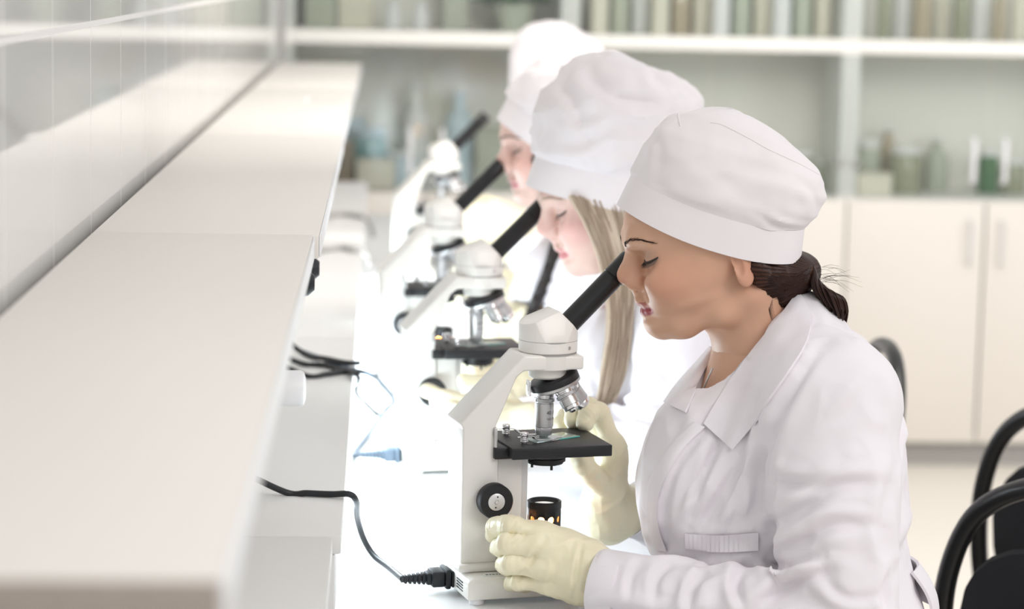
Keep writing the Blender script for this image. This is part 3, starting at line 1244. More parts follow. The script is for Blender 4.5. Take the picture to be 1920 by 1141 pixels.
scopes = []
S0 = build_microscope()
spec = [(1027, 663, 2.50, 14, 'ivory microscope nearest the camera, used by the woman with dark ponytail'),
        (898, 523, 3.14, 9, 'ivory microscope second from the camera, used by the blonde woman'),
        (832, 437, 3.74, 9, 'ivory microscope third from the camera, below the braided woman'),
        (831, 313, 5.0, 12, 'ivory microscope farthest from the camera, blurred, nearest the cabinets')]
for i, (px, py, Y, rz, lb) in enumerate(spec):
    x = P(px, py, Y).x
    if i == 0:
        o = S0
        o.location = (x, Y, TABLE_Z)
        o.rotation_euler = (0, 0, math.radians(rz))
        o['label'] = lb
    else:
        o = dup(S0, (x, Y, TABLE_Z), math.radians(rz), lb)
    scopes.append(o)


def local(i, p):
    o = scopes[i]
    return Matrix.Translation(o.location) @ Matrix.Rotation(o.rotation_euler.z, 4, 'Z') @ Vector(p)


# glass slide under each objective
for i in range(4):
    lb = ['glass specimen slide on the stage of the microscope nearest the camera',
          'glass specimen slide on the stage of the second microscope from the camera',
          'glass specimen slide on the stage of the third microscope from the camera',
          'glass specimen slide on the stage of the farthest microscope'][i]
    t = thing('specimen_slide', lb, 'slide', local(i, mm(4, -2, 163.1)), scopes[i].rotation_euler.z + math.radians(24), 'slides on the stages')
    bm = NB()
    add_box(bm, mm(-30, -13, 0), mm(30, 13, 1.1), .0002)
    obj('slide_glass', bm, M_SLIDE, t)
    bm = NB()
    add_box(bm, mm(-9, -9, 1.15), mm(9, 9, 1.4))
    obj('cover_glass', bm, M_SLIDE, t)
    bm = NB()
    add_box(bm, mm(2, -13.6, .1), mm(30.2, -13.05, 1.0))
    obj('green_edge', bm, M_GREEN, t)

# ------------------------------------------------------------------ cables and plugs
def power_cable(i, pts, label, m=M_CABLE, r=.0034):
    """moulded inlet plug pushed into microscope i, with its cable running to pts."""
    a = local(i, mm(-102.0, 9, 16.5))
    dirv = (local(i, mm(-120, 9, 16.5)) - a).normalized()
    t = thing('power_cable', label, 'cable', a, 0, 'microscope power cables')
    side = dirv.cross(Vector((0, 0, 1))).normalized()
    R3 = Matrix((dirv, side, Vector((0, 0, 1)))).transposed().to_4x4()

    def L(x, y, z):
        return (R3 @ Vector((x, y, z)))
    bm = NB()
    add_box(bm, (0, -.0145, -.0105), (.006, .0145, .0105), .002, R3)
    add_box(bm, (.006, -.0120, -.0085), (.020, .0120, .0085), .002, R3)
    add_box(bm, (.019, -.0085, -.0065), (.025, .0085, .0065), .002, R3)
    for k in range(5):
        add_box(bm, (.026 + k * .0048, -.006 + k * .0004, -.006 + k * .0004), (.0290 + k * .0048, .006 - k * .0004, .006 - k * .0004), .001, R3)
    add_cyl(bm, L(.026, 0, 0), L(.051, 0, 0), .0036, seg=12)
    obj('plug', bm, m, t)
    bm = NB()
    rel = [L(.049, 0, 0)] + [Vector(p) - a for p in pts]
    add_tube(bm, rel, r, 10, 8)
    obj('cord', bm, m, t)
    return t


def on_ledge(px, py, up=.004):
    return PZ(px, py, LEDGE_Z + up)


X_PANEL = SH_X - .085
zt = TABLE_Z + .0045


def panel_pt(Y, z):
    return Vector((X_PANEL, Y, z))


p1 = [PZ(728, 1062, TABLE_Z + .009), PZ(702, 1042, TABLE_Z + .012), PZ(682, 1010, TABLE_Z + .03), PZ(670, 970, TABLE_Z + .06), PZ(668, 940, LEDGE_Z - .005),
      on_ledge(655, 926, .006), on_ledge(620, 926), on_ledge(575, 924), on_ledge(535, 922), panel_pt(2.45, .90)]
power_cable(0, p1, 'black power cable looping from the nearest microscope over the ledge')
p2 = [PZ(664, 852, TABLE_Z + .006), PZ(690, 815, TABLE_Z + .006), PZ(722, 770, TABLE_Z + .02), PZ(738, 750, TABLE_Z + .05), PZ(712, 715, TABLE_Z + .09),
      PZ(690, 700, LEDGE_Z + .006), on_ledge(650, 690, .006), on_ledge(605, 672, .006), on_ledge(570, 660, .006), panel_pt(3.42, .885)]
power_cable(1, p2, 'black power cable of the second microscope rising to the ledge bunch', mat('blue_grey_cable', (.09, .12, .16), .4))


def loose_cable(pts, label, m, r, grp):
    bm = NB()
    o = Vector(pts[0])
    add_tube(bm, [Vector(p) - o for p in pts], r, 10, 8)
    ob = obj('cable', bm, m)
    ob.location = o
    return tag(ob, label, 'cable', grp)


loose_cable([panel_pt(3.40, .90), on_ledge(572, 664, .012), on_ledge(610, 672, .012), on_ledge(650, 680, .012), on_ledge(676, 680, .012)], 'short black cable end lying uppermost in the bunch on the ledge', M_CABLE, .0038, 'bunch of black cables on the ledge')
loose_cable([panel_pt(3.30, .885), on_ledge(570, 682), on_ledge(610, 684), on_ledge(645, 694), on_ledge(668, 692, .006)], 'black cable in the middle of the bunch on the ledge', M_CABLE, .0038, 'bunch of black cables on the ledge')
loose_cable([panel_pt(3.24, .885), on_ledge(575, 704), on_ledge(612, 701), on_ledge(650, 696), on_ledge(672, 706, .005), PZ(668, 735, TABLE_Z + .06), PZ(685, 755, TABLE_Z + .02), PZ(705, 774, TABLE_Z + .006), PZ(712, 776, TABLE_Z + .005)],
            'black cable lowest in the bunch, dropping over the ledge to the table', M_CABLE, .0036, 'bunch of black cables on the ledge')
loose_cable([panel_pt(5.05, .885), on_ledge(622, 402, .006), on_ledge(660, 402, .006), on_ledge(685, 408, .006), PZ(697, 428, LEDGE_Z - .03), PZ(700, 445, TABLE_Z + .05)], 'grey cable farthest away, crossing the ledge by the cabinets', M_GREY, .0055, 'grey cables on the far ledge')
loose_cable([panel_pt(4.55, .885), on_ledge(612, 466, .006), on_ledge(645, 463, .006), on_ledge(668, 468, .006), PZ(685, 480, LEDGE_Z - .03), PZ(690, 500, TABLE_Z + .05)], 'grey cable crossing the ledge nearer than the farthest one', M_GREY, .0055, 'grey cables on the far ledge')

# plugs in the sockets of the upright panel, poking out past the shelf edge
def plug(px, py, Y, label, m, name='mains_plug', size=1.0, white=False):
    tip = P(px, py, Y)
    t = thing(name, label, 'plug', (X_PANEL, Y, tip.z), 0)
    L = tip.x - X_PANEL
    bm = NB()
    add_lathe(bm, [(0, .001), (.024 * size, .001), (.026 * size, .006), (.025 * size, .008), (0, .008)], Matrix.Rotation(PI / 2, 4, 'Y'), 28, caps=False)
    obj('socket_plate', bm, M_PLUGW, t)
    bm = NB()
    r = .019 * size
    add_lathe(bm, [(0, .0085), (r, .0085), (r, L * .72), (r * .8, L * .92), (r * .45, L), (0, L)] if not white else [(0, .0085), (r, .0085), (r, L - .006), (r * .9, L - .002), (r * .6, L), (0, L)], Matrix.Rotation(PI / 2, 4, 'Y'), 28, caps=False)
    obj('plug_body', bm, m, t)
    return t


plug(573, 728, 2.62, 'white round plug sticking out below the nearest shelf board', M_PLUGW, size=1.05, white=True)
plug(599, 503, 2.66, 'black plug under the shelf just beyond the first joint, rear one of two', M_CABLE, size=.9)
plug(590, 530, 2.55, 'black plug under the shelf just beyond the first joint, front one of two', M_CABLE, size=.9)
plug(643, 300, 3.72, 'black plug under the second shelf board near its far joint', M_CABLE, size=1.0)
plug(659, 206, 4.7, 'grey plug under the third shelf board, small and blurred', M_GREYP, size=.9)

# ------------------------------------------------------------------ people
Y1 = 2.495                                   # middle plane of the front woman


def Pn(x, y, w=0.0):
    """front woman: pixel (x, y) on the plane w metres nearer than her middle plane."""
    return P(x, y, Y1 - w)


A = lambda v: np.array(v, float)
HO = A(Pn(1300, 480))
_ph = math.radians(17)
EU = A((-math.cos(_ph), 0, -math.sin(_ph)))
EV = A((-math.sin(_ph), 0, math.cos(_ph)))
EW = A((0, -1.0, 0))


def hd(u, v, w=0.0):
    """head point in millimetres: forward, up, towards the near side."""
    return HO + (EU * u + EV * v + EW * w) * .001


def smooth_noise(v, scale, seed=0, stretch=(1, 1, 1)):
    return vnoise(v * np.array(stretch) / scale + seed * 17.3)


def build_head(h=.0014):
    V = Vol((.222, 2.395, .94), (.475, 2.595, 1.265), h)
    rows = [(-71, 47, 0, 12), (-67, 55.5, -6, 24), (-60, 61.5, -16, 36), (-53, 63, -30, 44), (-47, 61, -40, 51), (-40, 63, -48, 58), (-29, 64, -58, 62),
            (-18, 61, -68, 66), (-5, 56, -80, 69), (8, 54, -90, 71), (22, 55.5, -98, 72), (35, 59.5, -103, 72.5), (48, 61, -108, 71), (66, 52, -108, 66), (90, 18, -95, 48), (104, -20, -60, 26)]
    V.loft([tuple(x * .001 for x in r) for r in rows], HO, EU, EV, EW, 0, 2.15)
    V.ell(hd(-30, 36), (.082, .068, .068), .02, np.stack([EU, EW, EV], 1))
    R = np.stack([EU, EW, EV], 1)
    # neck
    V.cone(A(Pn(1416, 590)), A(Pn(1452, 770)), .050, .056, .025)
    for s in (1, -1):
        V.cone(hd(-58, -48, s * 50), A(Pn(1400, 770, s * .02)), .012, .012, .022)      # neck muscle
        # cheek bone and jaw
        V.ell(hd(36, -8, s * 43), (.022, .016, .014), .025, R)
        V.chain([hd(-40, -46, s * 53), hd(-10, -58, s * 43), hd(30, -63, s * 24), hd(50, -62, s * 9)], [.009, .009, .009, .009], .02)
        # eye socket, lid over the eyeball, brow
        V.ell(hd(59, 15, s * 30), (.012, .020, .0105), .016, R, mode='sub')
        V.ell(hd(38.5, 14, s * 31), (.0135, .0150, .0125), .005, R)
        V.chain([hd(60, 33, s * 10), hd(55, 37, s * 26), hd(44, 34, s * 45)], [.006, .0055, .005], .014)
    # nose
    V.chain([hd(56, 25), hd(63, 14), hd(70, 5), hd(73.5, .5)], [.0062, .0066, .0080, .0092], .006, .012)
    V.cone(hd(72, -3), hd(66, -15), .0062, .0050, .006)
    for s in (1, -1):
        V.ell(hd(65, -8, s * 10.5), (.0115, .0072, .0085), .006, R)
        V.cone(hd(60, 14, s * 5), hd(62, -4, s * 11), .005, .0065, .010)
        V.ell(hd(66.5, -17.2, s * 6.2), (.0055, .0030, .0032), .002, R, mode='sub')
        V.cone(hd(56, -8, s * 19.5), hd(56, -24, s * 24.5), .0016, .0014, .008, mode='sub')     # fold beside the nose
    # philtrum, lips, chin
    V.chain([hd(64, -19), hd(66.5, -27)], [.0055, .0050], .008)
    up, lo = [], []
    for w, u, v in ((0, 66.0, -31.2), (6, 65.6, -30.4), (13, 62.5, -32.6), (20, 57.5, -35.6), (24, 54.5, -37.2)):
        up.append((u, v, w))
    for w, u, v in ((0, 64.2, -41.5), (7, 63.4, -41.3), (14, 60.5, -39.8), (20, 57, -38.4), (23.5, 54.5, -37.6)):
        lo.append((u, v, w))
    for s in (1, -1):
        V.chain([hd(u, v, w * s) for u, v, w in up], [.0034, .0034, .0031, .0024, .0015], .004)
        V.chain([hd(u, v, w * s) for u, v, w in lo], [.0043, .0042, .0037, .0026, .0015], .003)
    mouth = []
    for s in (1, -1):
        m_ = [hd(71, -36.3, 0), hd(69.5, -36.2, 8 * s), hd(65.5, -36.6, 15 * s), hd(59, -37.3, 22 * s), hd(55, -37.6, 25 * s)]
        for a, b in zip(m_, m_[1:]):
            V.cone(a, b, .0012, .0010, .0016, mode='sub')
    V.ell(hd(55, -55), (.011, .015, .011), .012, R)
    # ears
    for s in (1, -1):
        c = A(Pn(1391, 488, .071))
        c[1] = Y1 - s * .071
        rot = np.stack([EU * .94 + EW * s * .34, EW * s * .94 - EU * .34, EV], 1)
        V.ell(c, (.0125, .0050, .024), .004, rot)
        V.ell(c + EV * -.018 + EU * .001, (.0085, .0046, .010), .004, rot)
        V.ell(c + EU * .006 + EW * s * .006 + EV * -.003, (.006, .005, .012), .003, rot, mode='sub')
    v, q = V.mesh()
    v = relax(v, q, 1, .4)
    return v, q, np.array(up), np.array(lo)


HV, HQ, LU, LL = build_head()
HN = vnormals(HV, HQ)
if (HN * (HV - HV.mean(0))).sum() < 0:
    HQ = HQ[:, ::-1].copy()
HLOC = (HV - HO) @ np.stack([EU, EV, EW], 1) * 1000       # (u, v, w) in mm


def seg_dist(p, pts):
    d = np.full(len(p), 1e9)
    for a, b in zip(pts[:-1], pts[1:]):
        ab = b - a
        t = np.clip(((p - a) @ ab) / (ab @ ab), 0, 1)
        d = np.minimum(d, np.linalg.norm(p - a - t[:, None] * ab, axis=1))
    return d


def head_tone(skin, blush, lip, brow, shadow):
    p = HLOC.copy()
    p[:, 2] = np.abs(p[:, 2])
    c = np.tile(np.array(skin), (len(p), 1))

    def mix(w, col):
        nonlocal c
        c = c * (1 - w[:, None]) + np.array(col) * w[:, None]
    n = smooth_noise(HV, .012, 1)
    c = c * (1 + .035 * n[:, None])
    mix(.55 * np.exp(-((p[:, 0] - 34) ** 2 / 900 + (p[:, 1] + 10) ** 2 / 500 + (p[:, 2] - 50) ** 2 / 600)), blush)
    mix(.50 * np.exp(-((p[:, 0] - 74) ** 2 / 260 + (p[:, 1] + 3) ** 2 / 160 + p[:, 2] ** 2 / 260)), blush)
    mix(.45 * np.exp(-((p[:, 0] + 42) ** 2 / 300 + (p[:, 1] + 20) ** 2 / 500)) * (p[:, 2] > 60), blush)
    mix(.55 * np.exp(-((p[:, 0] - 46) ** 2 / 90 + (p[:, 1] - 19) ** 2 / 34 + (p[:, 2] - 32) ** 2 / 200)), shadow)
    d = np.minimum(seg_dist(p, LU), seg_dist(p, LL))
    ok = (p[:, 0] > 50) & (p[:, 1] > -48) & (p[:, 1] < -24)
    mix(np.where(ok & (p[:, 1] < -29.5), 1 - sstep(4.8, 6.2, d), 0) * np.where(p[:, 1] > -36.3, .7, 1.0), lip)
    b = seg_dist(p, np.array([(63, 33, 13), (57, 37.5, 28), (40, 34, 50)], float))
    mix(.45 * (1 - sstep(2.0, 5.5, b)), brow)
    return np.clip(c, 0, 1)


def crumple(v, n, amp, scale, seed, stretch=(1, 1, 1)):
    """ridged cloth creases along the normal."""
    a = smooth_noise(v, scale, seed, stretch)
    b = smooth_noise(v, scale * .45, seed + 3, stretch)
    r = (1 - np.abs(a) * 2.2) * .7 + (1 - np.abs(b) * 2.2) * .3
    return v + n * (amp * r)[:, None]


def build_cap(rings, hws, lifts, Yk, seed, N=120, fold=1.0):
    """rings = [(front pixel, back pixel)] from the rim up; the last closes to a point."""
    rows = []
    C3 = [(A(P(*f, Yk)), A(P(*b, Yk))) for f, b in rings]
    K = len(rings)
    # densify between the given rings
    tt = np.linspace(0, K - 1, (K - 1) * 7 + 1)
    F = np.stack([np.interp(tt, range(K), [c[0][i] for c in C3]) for i in range(3)], 1)
    B = np.stack([np.interp(tt, range(K), [c[1][i] for c in C3]) for i in range(3)], 1)
    Hh = np.interp(tt, range(K), hws)
    Lf = np.interp(tt, range(K), lifts)
    th = np.linspace(0, 2 * PI, N, endpoint=False)
    for k in range(len(tt)):
        c = (F[k] + B[k]) / 2
        a = (F[k] - B[k]) / 2
        e = 2 / 2.25
        ct = np.sign(np.cos(th)) * np.abs(np.cos(th)) ** e
        st = np.sign(np.sin(th)) * np.abs(np.sin(th)) ** e
        p = c + ct[:, None] * a + st[:, None] * np.array([0, -Hh[k], 0])
        p[:, 2] += Lf[k] * np.sin(th) ** 2
        rows.append(p)
    return np.array(rows), tt


def cap_objects(parent, org, rings, hws, lifts, Yk, seed, crease=1.0, lines=None):
    rows, tt = build_cap(rings, hws, lifts, Yk, seed, 200 if lines else 120)
    N = rows.shape[1]

    def emit(name, rr, m, thick_in=None, close=False, seedx=0, amp=0.0, mask=None):
        v = rr.reshape(-1, 3)
        q = []
        K = len(rr)
        for k in range(K - 1):
            i = np.arange(N)
            j = (i + 1) % N
            q.append(np.stack([k * N + i, k * N + j, (k + 1) * N + j, (k + 1) * N + i], 1))
        q = np.concatenate(q)
        if amp:
            n = vnormals(v, q)
            cen = v.mean(0)
            n = n * np.sign((n * (v - cen)).sum(1).mean())
            d = smooth_noise(v, .055, seed) * 1.0 + .55 * (1 - 2.0 * np.abs(smooth_noise(v, .045, seed + 5, (1, 1, 1.7)))) + .2 * (1 - 2 * np.abs(smooth_noise(v, .02, seed + 9)))
            v = v + n * (amp * d * (mask.reshape(-1) if mask is not None else 1))[:, None]
            if lines:
                v = folds(v, n, lines)
        bm = NB()
        vs = [bm.verts.new(p - org) for p in v]
        for f in q:
            bm.faces.new([vs[i] for i in f])
        if close:
            bm.faces.new(vs[-N:])
        o = obj(name, bm, m, parent, 50)
        return o
    nb = 7                                                  # rows 0..7 are the band
    band = rows[:nb + 1]
    cen = band.mean(1, keepdims=True)
    inner = cen + (band - cen) * .965
    prof = np.concatenate([inner[:0:-1][-3:], band[:1] * .5 + inner[:1] * .5 - np.array([0, 0, .0006]), band, band[-1:] * .4 + inner[-1:] * .6])
    b = emit('cap_band', prof, M_CAP)
    crown = rows[nb:]
    cenc = crown[:1].mean(1, keepdims=True)
    start = cenc + (crown[:1] - cenc) * .985
    lid = K = None
    t2 = tt[nb:]
    seam = len(rings) - 3                                   # ring index where the flat top panel starts
    mk = np.ones(len(crown)) * sstep(1.0, 1.7, t2) * (1 - .75 * np.exp(-((t2 - seam) / .35) ** 2)) * (1 - .5 * sstep(seam, seam + 1, t2))
    mask = np.concatenate([[0], mk])[:, None] * np.ones((1, N))
    # stitched seam groove around the top panel
    cr = crown.copy()
    cc = crown.mean(1, keepdims=True)
    g = .012 * np.exp(-((t2 - seam) / .05) ** 2)
    cr = cc + (cr - cc) * (1 - g[:, None, None])
    body = np.concatenate([start, cr])
    cobj = emit('cap_crown', body, M_CAP, close=True, amp=.0042 * crease, mask=mask)
    return b, cobj, rows


def to_pixels(v):
    d = (v - np.array(CAM)) @ np.array(RC)
    return np.stack([960 + FPX * d[:, 0] / -d[:, 2], 570.5 - FPX * d[:, 1] / -d[:, 2]], 1)


def folds(v, n, lines, side=None):
    """pressed cloth folds on the side towards the camera: each line is (points, height in metres, width in pixels),
    a groove with a ridge along one flank that fades out at both ends."""
    px = to_pixels(v)
    view = v - np.array(CAM)
    view /= np.linalg.norm(view, axis=1, keepdims=True)
    face = sstep(.0, .45, -(n * view).sum(1))
    d = np.zeros(len(v))
    for pts, amp, wid in lines:
        P2 = np.array([(p.x, p.y) for p in sm_poly(pts, 24)])
        best = np.full(len(v), 1e9)
        sg, tt = np.zeros(len(v)), np.zeros(len(v))
        lo, hi = P2.min(0) - wid * 5, P2.max(0) + wid * 5
        m = np.nonzero(((px > lo) & (px < hi)).all(1) & (face > 0))[0]
        q = px[m]
        for i in range(len(P2) - 1):
            a, ab_ = P2[i], P2[i + 1] - P2[i]
            t = np.clip(((q - a) @ ab_) / max(ab_ @ ab_, 1e-9), 0, 1)
            r = q - a - t[:, None] * ab_
            dist = np.hypot(r[:, 0], r[:, 1])
            s_ = np.sign(ab_[0] * r[:, 1] - ab_[1] * r[:, 0])
            up = dist < best[m]
            best[m[up]] = dist[up]
            sg[m[up]] = s_[up]
            tt[m[up]] = (i + t[up]) / (len(P2) - 1)
        x = sg[m] * best[m] / wid
        prof = -np.exp(-x ** 2) + .85 * np.exp(-((x - 1.7) / 1.15) ** 2) + .25 * np.exp(-((x + 1.9) / 1.3) ** 2)
        d[m] += amp * prof * np.sin(PI * np.clip(tt[m], .02, .98)) ** .6 * face[m]
    return v + n * d[:, None]


# ---- coat
def coat_rows():
    R = [(548, 1485, 1520, 26), (575, 1462, 1545, 52), (605, 1420, 1578, 76), (640, 1362, 1610, 100), (690, 1318, 1642, 126), (750, 1272, 1670, 146), (820, 1234, 1684, 154),
         (880, 1214, 1690, 156), (950, 1203, 1690, 152), (1010, 1214, 1692, 150), (1060, 1244, 1700, 154), (1120, 1288, 1722, 165), (1200, 1306, 1755, 178),
         (1300, 1306, 1780, 190), (1420, 1300, 1790, 196), (1560, 1265, 1795, 200), (1640, 1262, 1790, 196)]
    O = A(Pn(1450, 800))
    out = []
    for y, xf, xb, hw in R:
        f, b = A(Pn(xf, y)), A(Pn(xb, y))
        out.append(((f[2] + b[2]) / 2 - O[2], -(f[0] - O[0]), -(b[0] - O[0]), hw * .001))
    return out, O


def cut_end(V, c, n, rad, depth):
    """flat end: remove everything beyond the plane through c along n, within rad."""
    c, n = A(c), A(n) / np.linalg.norm(n)

    def fn(X, Y, Z):
        x, y, z = X - c[0], Y - c[1], Z - c[2]
        t = x * n[0] + y * n[1] + z * n[2]
        r = np.sqrt(np.maximum(x * x + y * y + z * z - t * t, 0))
        return np.maximum(np.maximum(-t, t - depth), r - rad)
    m = max(rad, depth)
    V.op(fn, c - m, c + m, .004, 'sub')


def build_coat(h, arms, neck_open=True, fine=False):
    """arms = [(shoulder, elbow, wrist, rs, re, rw)] in the front woman's frame."""
    V = Vol((.02, 2.12, .44), (.62, 2.90, 1.12), h)
    rows, O = coat_rows()
    V.loft(rows, O, (-1, 0, 0), (0, 0, 1), (0, -1, 0), 0, 2.3)
    V.ell(A(Pn(1292, 900, .060)), (.044, .058, .080), .035)          # bust
    V.ell(A(Pn(1292, 900, -.060)), (.044, .058, .080), .035)
    for s, (sh, el, wr, rs, re, rw) in zip((1, -1), arms):
        V.cone(A(Pn(1492, 650, s * .045)), sh, .036, rs * .9, .05)
        V.cone(sh, A(sh) * .72 + A(el) * .28, rs, rs * .97 + re * .03, .030)
        V.cone(A(sh) * .72 + A(el) * .28, el, rs * .97 + re * .03, re, .010)
        V.cone(el, wr, re, rw, .012)
        n = (A(wr) - A(el)) / np.linalg.norm(A(wr) - A(el))
        cut_end(V, A(wr) - n * .004, n, rw * 1.9, .07)
        V.cone(A(wr) + n * .01, A(wr) - n * .03, rw * .90, rw * .86, .002, 'sub')
    # skirt over the lap
    for s in (1, -1):
        V.cone((.44, Y1 - s * .085, .555), (.11, Y1 - s * .095, .555), .090, .082, .04)
    if neck_open:
        V.cone(A(Pn(1384, 645, .018)), A(Pn(1330, 772, .034)), .054, .022, .005, 'sub')
        V.cone(A(Pn(1400, 560)), A(Pn(1432, 690)), .058, .053, .008, 'sub')
    v, q = V.mesh()
    v = relax(v, q, 2, .5)
    n = vnormals(v, q)
    if (n * (v - v.mean(0))).sum() < 0:
        q = q[:, ::-1].copy()
        n = -n
    return v, q, n


def cloth_detail(v, n, arms, seed):
    """folds: fan of soft pleats over the front, rings of creases at the elbow, fine crumple everywhere."""
    d = np.zeros(len(v))
    sh, el, wr = (A(arms[0][i]) for i in range(3))
    # distance to the near arm
    ua = seg_dist(v, np.array([sh, el]))
    fa = seg_dist(v, np.array([el, wr]))
    arm = 1 - sstep(.075, .10, np.minimum(ua, fa))
    # front pleats: coordinate across lines rising to the shoulder
    x, z, w = v[:, 0], v[:, 2], Y1 - v[:, 1]
    wob = smooth_noise(v, .09, seed + 2) * .016
    c = (x - .30) * .86 + (z - .95) * -.42 + wob
    pl = np.sin(c / .034 * 2 * PI) * .6 + np.sin(c / .019 * 2 * PI + 1.3) * .3 + .4 * smooth_noise(v, .03, seed + 4)
    front = sstep(.02, .07, w) * (1 - arm) * sstep(.76, .84, z) * (1 - sstep(1.02, 1.08, z))
    d += .0060 * pl * front
    # creases at the bend of the elbow and along the sleeve
    la = np.linalg.norm(el - sh)
    t = ((v - sh) @ (el - sh)) / la ** 2
    ax_ = (el - sh) / la
    across = smooth_noise(v, .055, seed + 6, (1.0, .6, 1.6))
    inner = np.clip(.5 - (x - (sh[0] + t * (el[0] - sh[0]))) / .12, 0, 1)
    up_mask = np.exp(-((t - .92) / .38) ** 2) * arm
    ring = np.sin((t * la / .036 + across * .9) * 2 * PI)
    ring = np.sign(ring) * np.abs(ring) ** .8
    d += .0045 * ring * up_mask * inner
    lf = np.linalg.norm(wr - el)
    tf = ((v - el) @ (wr - el)) / lf ** 2
    diag = tf * lf / .05 + (z - el[2]) * 9 + smooth_noise(v, .06, seed + 8) * .5
    fm = np.clip(1 - sstep(.055, .075, fa), 0, 1) * sstep(.05, .2, tf) * (1 - sstep(.84, .9, tf))
    d += .0016 * np.sin(diag * 2 * PI) * fm
    lng = smooth_noise(v, .05, seed + 10, (1.6, 1.6, .55))
    d += .0034 * lng * arm * (1 - up_mask * .5)
    d += .0034 * smooth_noise(v, .075, seed + 11) + .0018 * (1 - 2 * np.abs(smooth_noise(v, .03, seed + 12, (1.2, 1.2, .7))))
    return v + n * d[:, None]


# ---- gloves
def build_glove(fingers, palm, wrist, h=.0016, seed=1, r=.0092, lines=None):
    """fingers: five chains (thumb last); palm: extra cones; wrist: list of (point, radius)."""
    pts = np.array([p for f in fingers for p in f] + [p for p, _ in wrist] + [p for a, b, _, _ in palm for p in (a, b)])
    V = Vol(pts.min(0) - .035, pts.max(0) + .035, h)
    V.chain([p for p, _ in wrist], [q for _, q in wrist], .012)
    for a, b, ra, rb in palm:
        V.cone(a, b, ra, rb, .012)
    hand = V.f
    V.f = np.full_like(hand, .08)
    acc = hand
    for i, f in enumerate(fingers):
        V.f = np.full_like(hand, .08)
        n = len(f)
        rr = [r * (1.14 if i == 4 else 1.0) * (1.06, 1.03, .98, .88, .80)[min(k, 4)] * (.88 if i == 3 else 1) for k in range(n)]
        for k in range(n - 1):
            V.cone(f[k], f[k + 1], rr[k], rr[k + 1], .003)
        # fingers stay apart from one another but grow out of the palm
        hh = smin(hand, V.f, .010)
        acc = np.minimum(acc, hh)
    V.f = acc
    v, q = V.mesh()
    v = relax(v, q, 1, .5)
    n = vnormals(v, q)
    if (n * (v - v.mean(0))).sum() < 0:
        q = q[:, ::-1].copy()
        n = -n
    d = .0018 * (1 - 2 * np.abs(smooth_noise(v @ np.array([[.8, 0, .6], [0, 1, 0], [-.6, 0, .8]]).T, .022, seed, (.55, 1.2, 1.5)))) + .0006 * (1 - 2 * np.abs(smooth_noise(v, .010, seed + 2)))
    # creases ring the finger joints
    for f in fingers:
        for k in (1, 2):
            if k < len(f) - 1:
                ax_ = (A(f[k + 1]) - A(f[k - 1]))
                ax_ /= np.linalg.norm(ax_)
                dd = v - A(f[k])
                tt_ = dd @ ax_
                near = np.exp(-(np.linalg.norm(dd, axis=1) / .011) ** 2)
                d -= .0004 * near * np.cos(tt_ / .0042 * 2 * PI)
    v = v + n * d[:, None]
    if lines:
        v = folds(v, n, lines)
    return v, q


def bvh_of(v, q):
    return BVHTree.FromPolygons([Vector(p) for p in v], [tuple(int(i) for i in f) for f in q])


def hit(bvh, x, y):
    r = ray(x, y)
    p, n, i, dist = bvh.ray_cast(CAM, r)
    return p, n, r


def lerp2(poly, t):
    poly = [Vector((*p, 0)) if len(p) == 2 else Vector(p) for p in poly]
    s = t * (len(poly) - 1)
    i = min(int(s), len(poly) - 2)
    return poly[i].lerp(poly[i + 1], s - i)


def sm_poly(poly, n):
    c = catmull([(*p, 0) if len(p) == 2 else p for p in poly], 8)
    return [c[int(round(i * (len(c) - 1) / n))] for i in range(n + 1)]


def drape(bvh, ea, eb, off, nu, nv, thick, org, default_Y, bulge=0.0, close=True):
    """patch between two pixel polylines laid on the cloth under them, lifted by off."""
    pa, pb = sm_poly(ea, nu), sm_poly(eb, nu)
    G = []
    for i in range(nu + 1):
        row = []
        for j in range(nv + 1):
            c = pa[i].lerp(pb[i], j / nv)
            p, n, r = hit(bvh, c.x, c.y)
            if p is None or p.y > Y1 + .02:
                dY = default_Y(i / nu, j / nv) if callable(default_Y) else default_Y
                p = P(c.x, c.y, dY)
            row.append((c, p, r))
        G.append(row)
    D = np.array([[(p - CAM).length for c, p, r in row] for row in G])
    for _ in range(8):                                       # even the depths out
        E = np.pad(D, 1, 'reflect', reflect_type='odd')
        D = (E[:-2, 1:-1] + E[2:, 1:-1] + E[1:-1, :-2] + E[1:-1, 2:] + 2 * D) / 6
    rows = []
    for i in range(nu + 1):
        out = []
        for j in range(nv + 1):
            c, p, r = G[i][j]
            o = off + bulge * math.sin(PI * min(1, j / nv))
            out.append(CAM + r * (D[i, j] - o) - Vector(org))
        rows.append(out)
    bm = NB()
    V = [[bm.verts.new(p) for p in row] for row in rows]
    W = [[bm.verts.new(p + ((p + Vector(org)) - CAM).normalized() * thick) for p in row] for row in rows]
    for g, flip in ((V, False), (W, True)):
        for a, b in zip(g, g[1:]):
            for i in range(nv):
                f = (a[i], a[i + 1], b[i + 1], b[i])
                bm.faces.new(f[::-1] if flip else f)
    loop = [(0, j) for j in range(nv + 1)] + [(i, nv) for i in range(1, nu + 1)] + [(nu, j) for j in range(nv - 1, -1, -1)] + [(i, 0) for i in range(nu - 1, 0, -1)]
    for a, b in zip(loop, loop[1:] + loop[:1]):
        bm.faces.new((V[a[0]][a[1]], V[b[0]][b[1]], W[b[0]][b[1]], W[a[0]][a[1]]))
    return bm


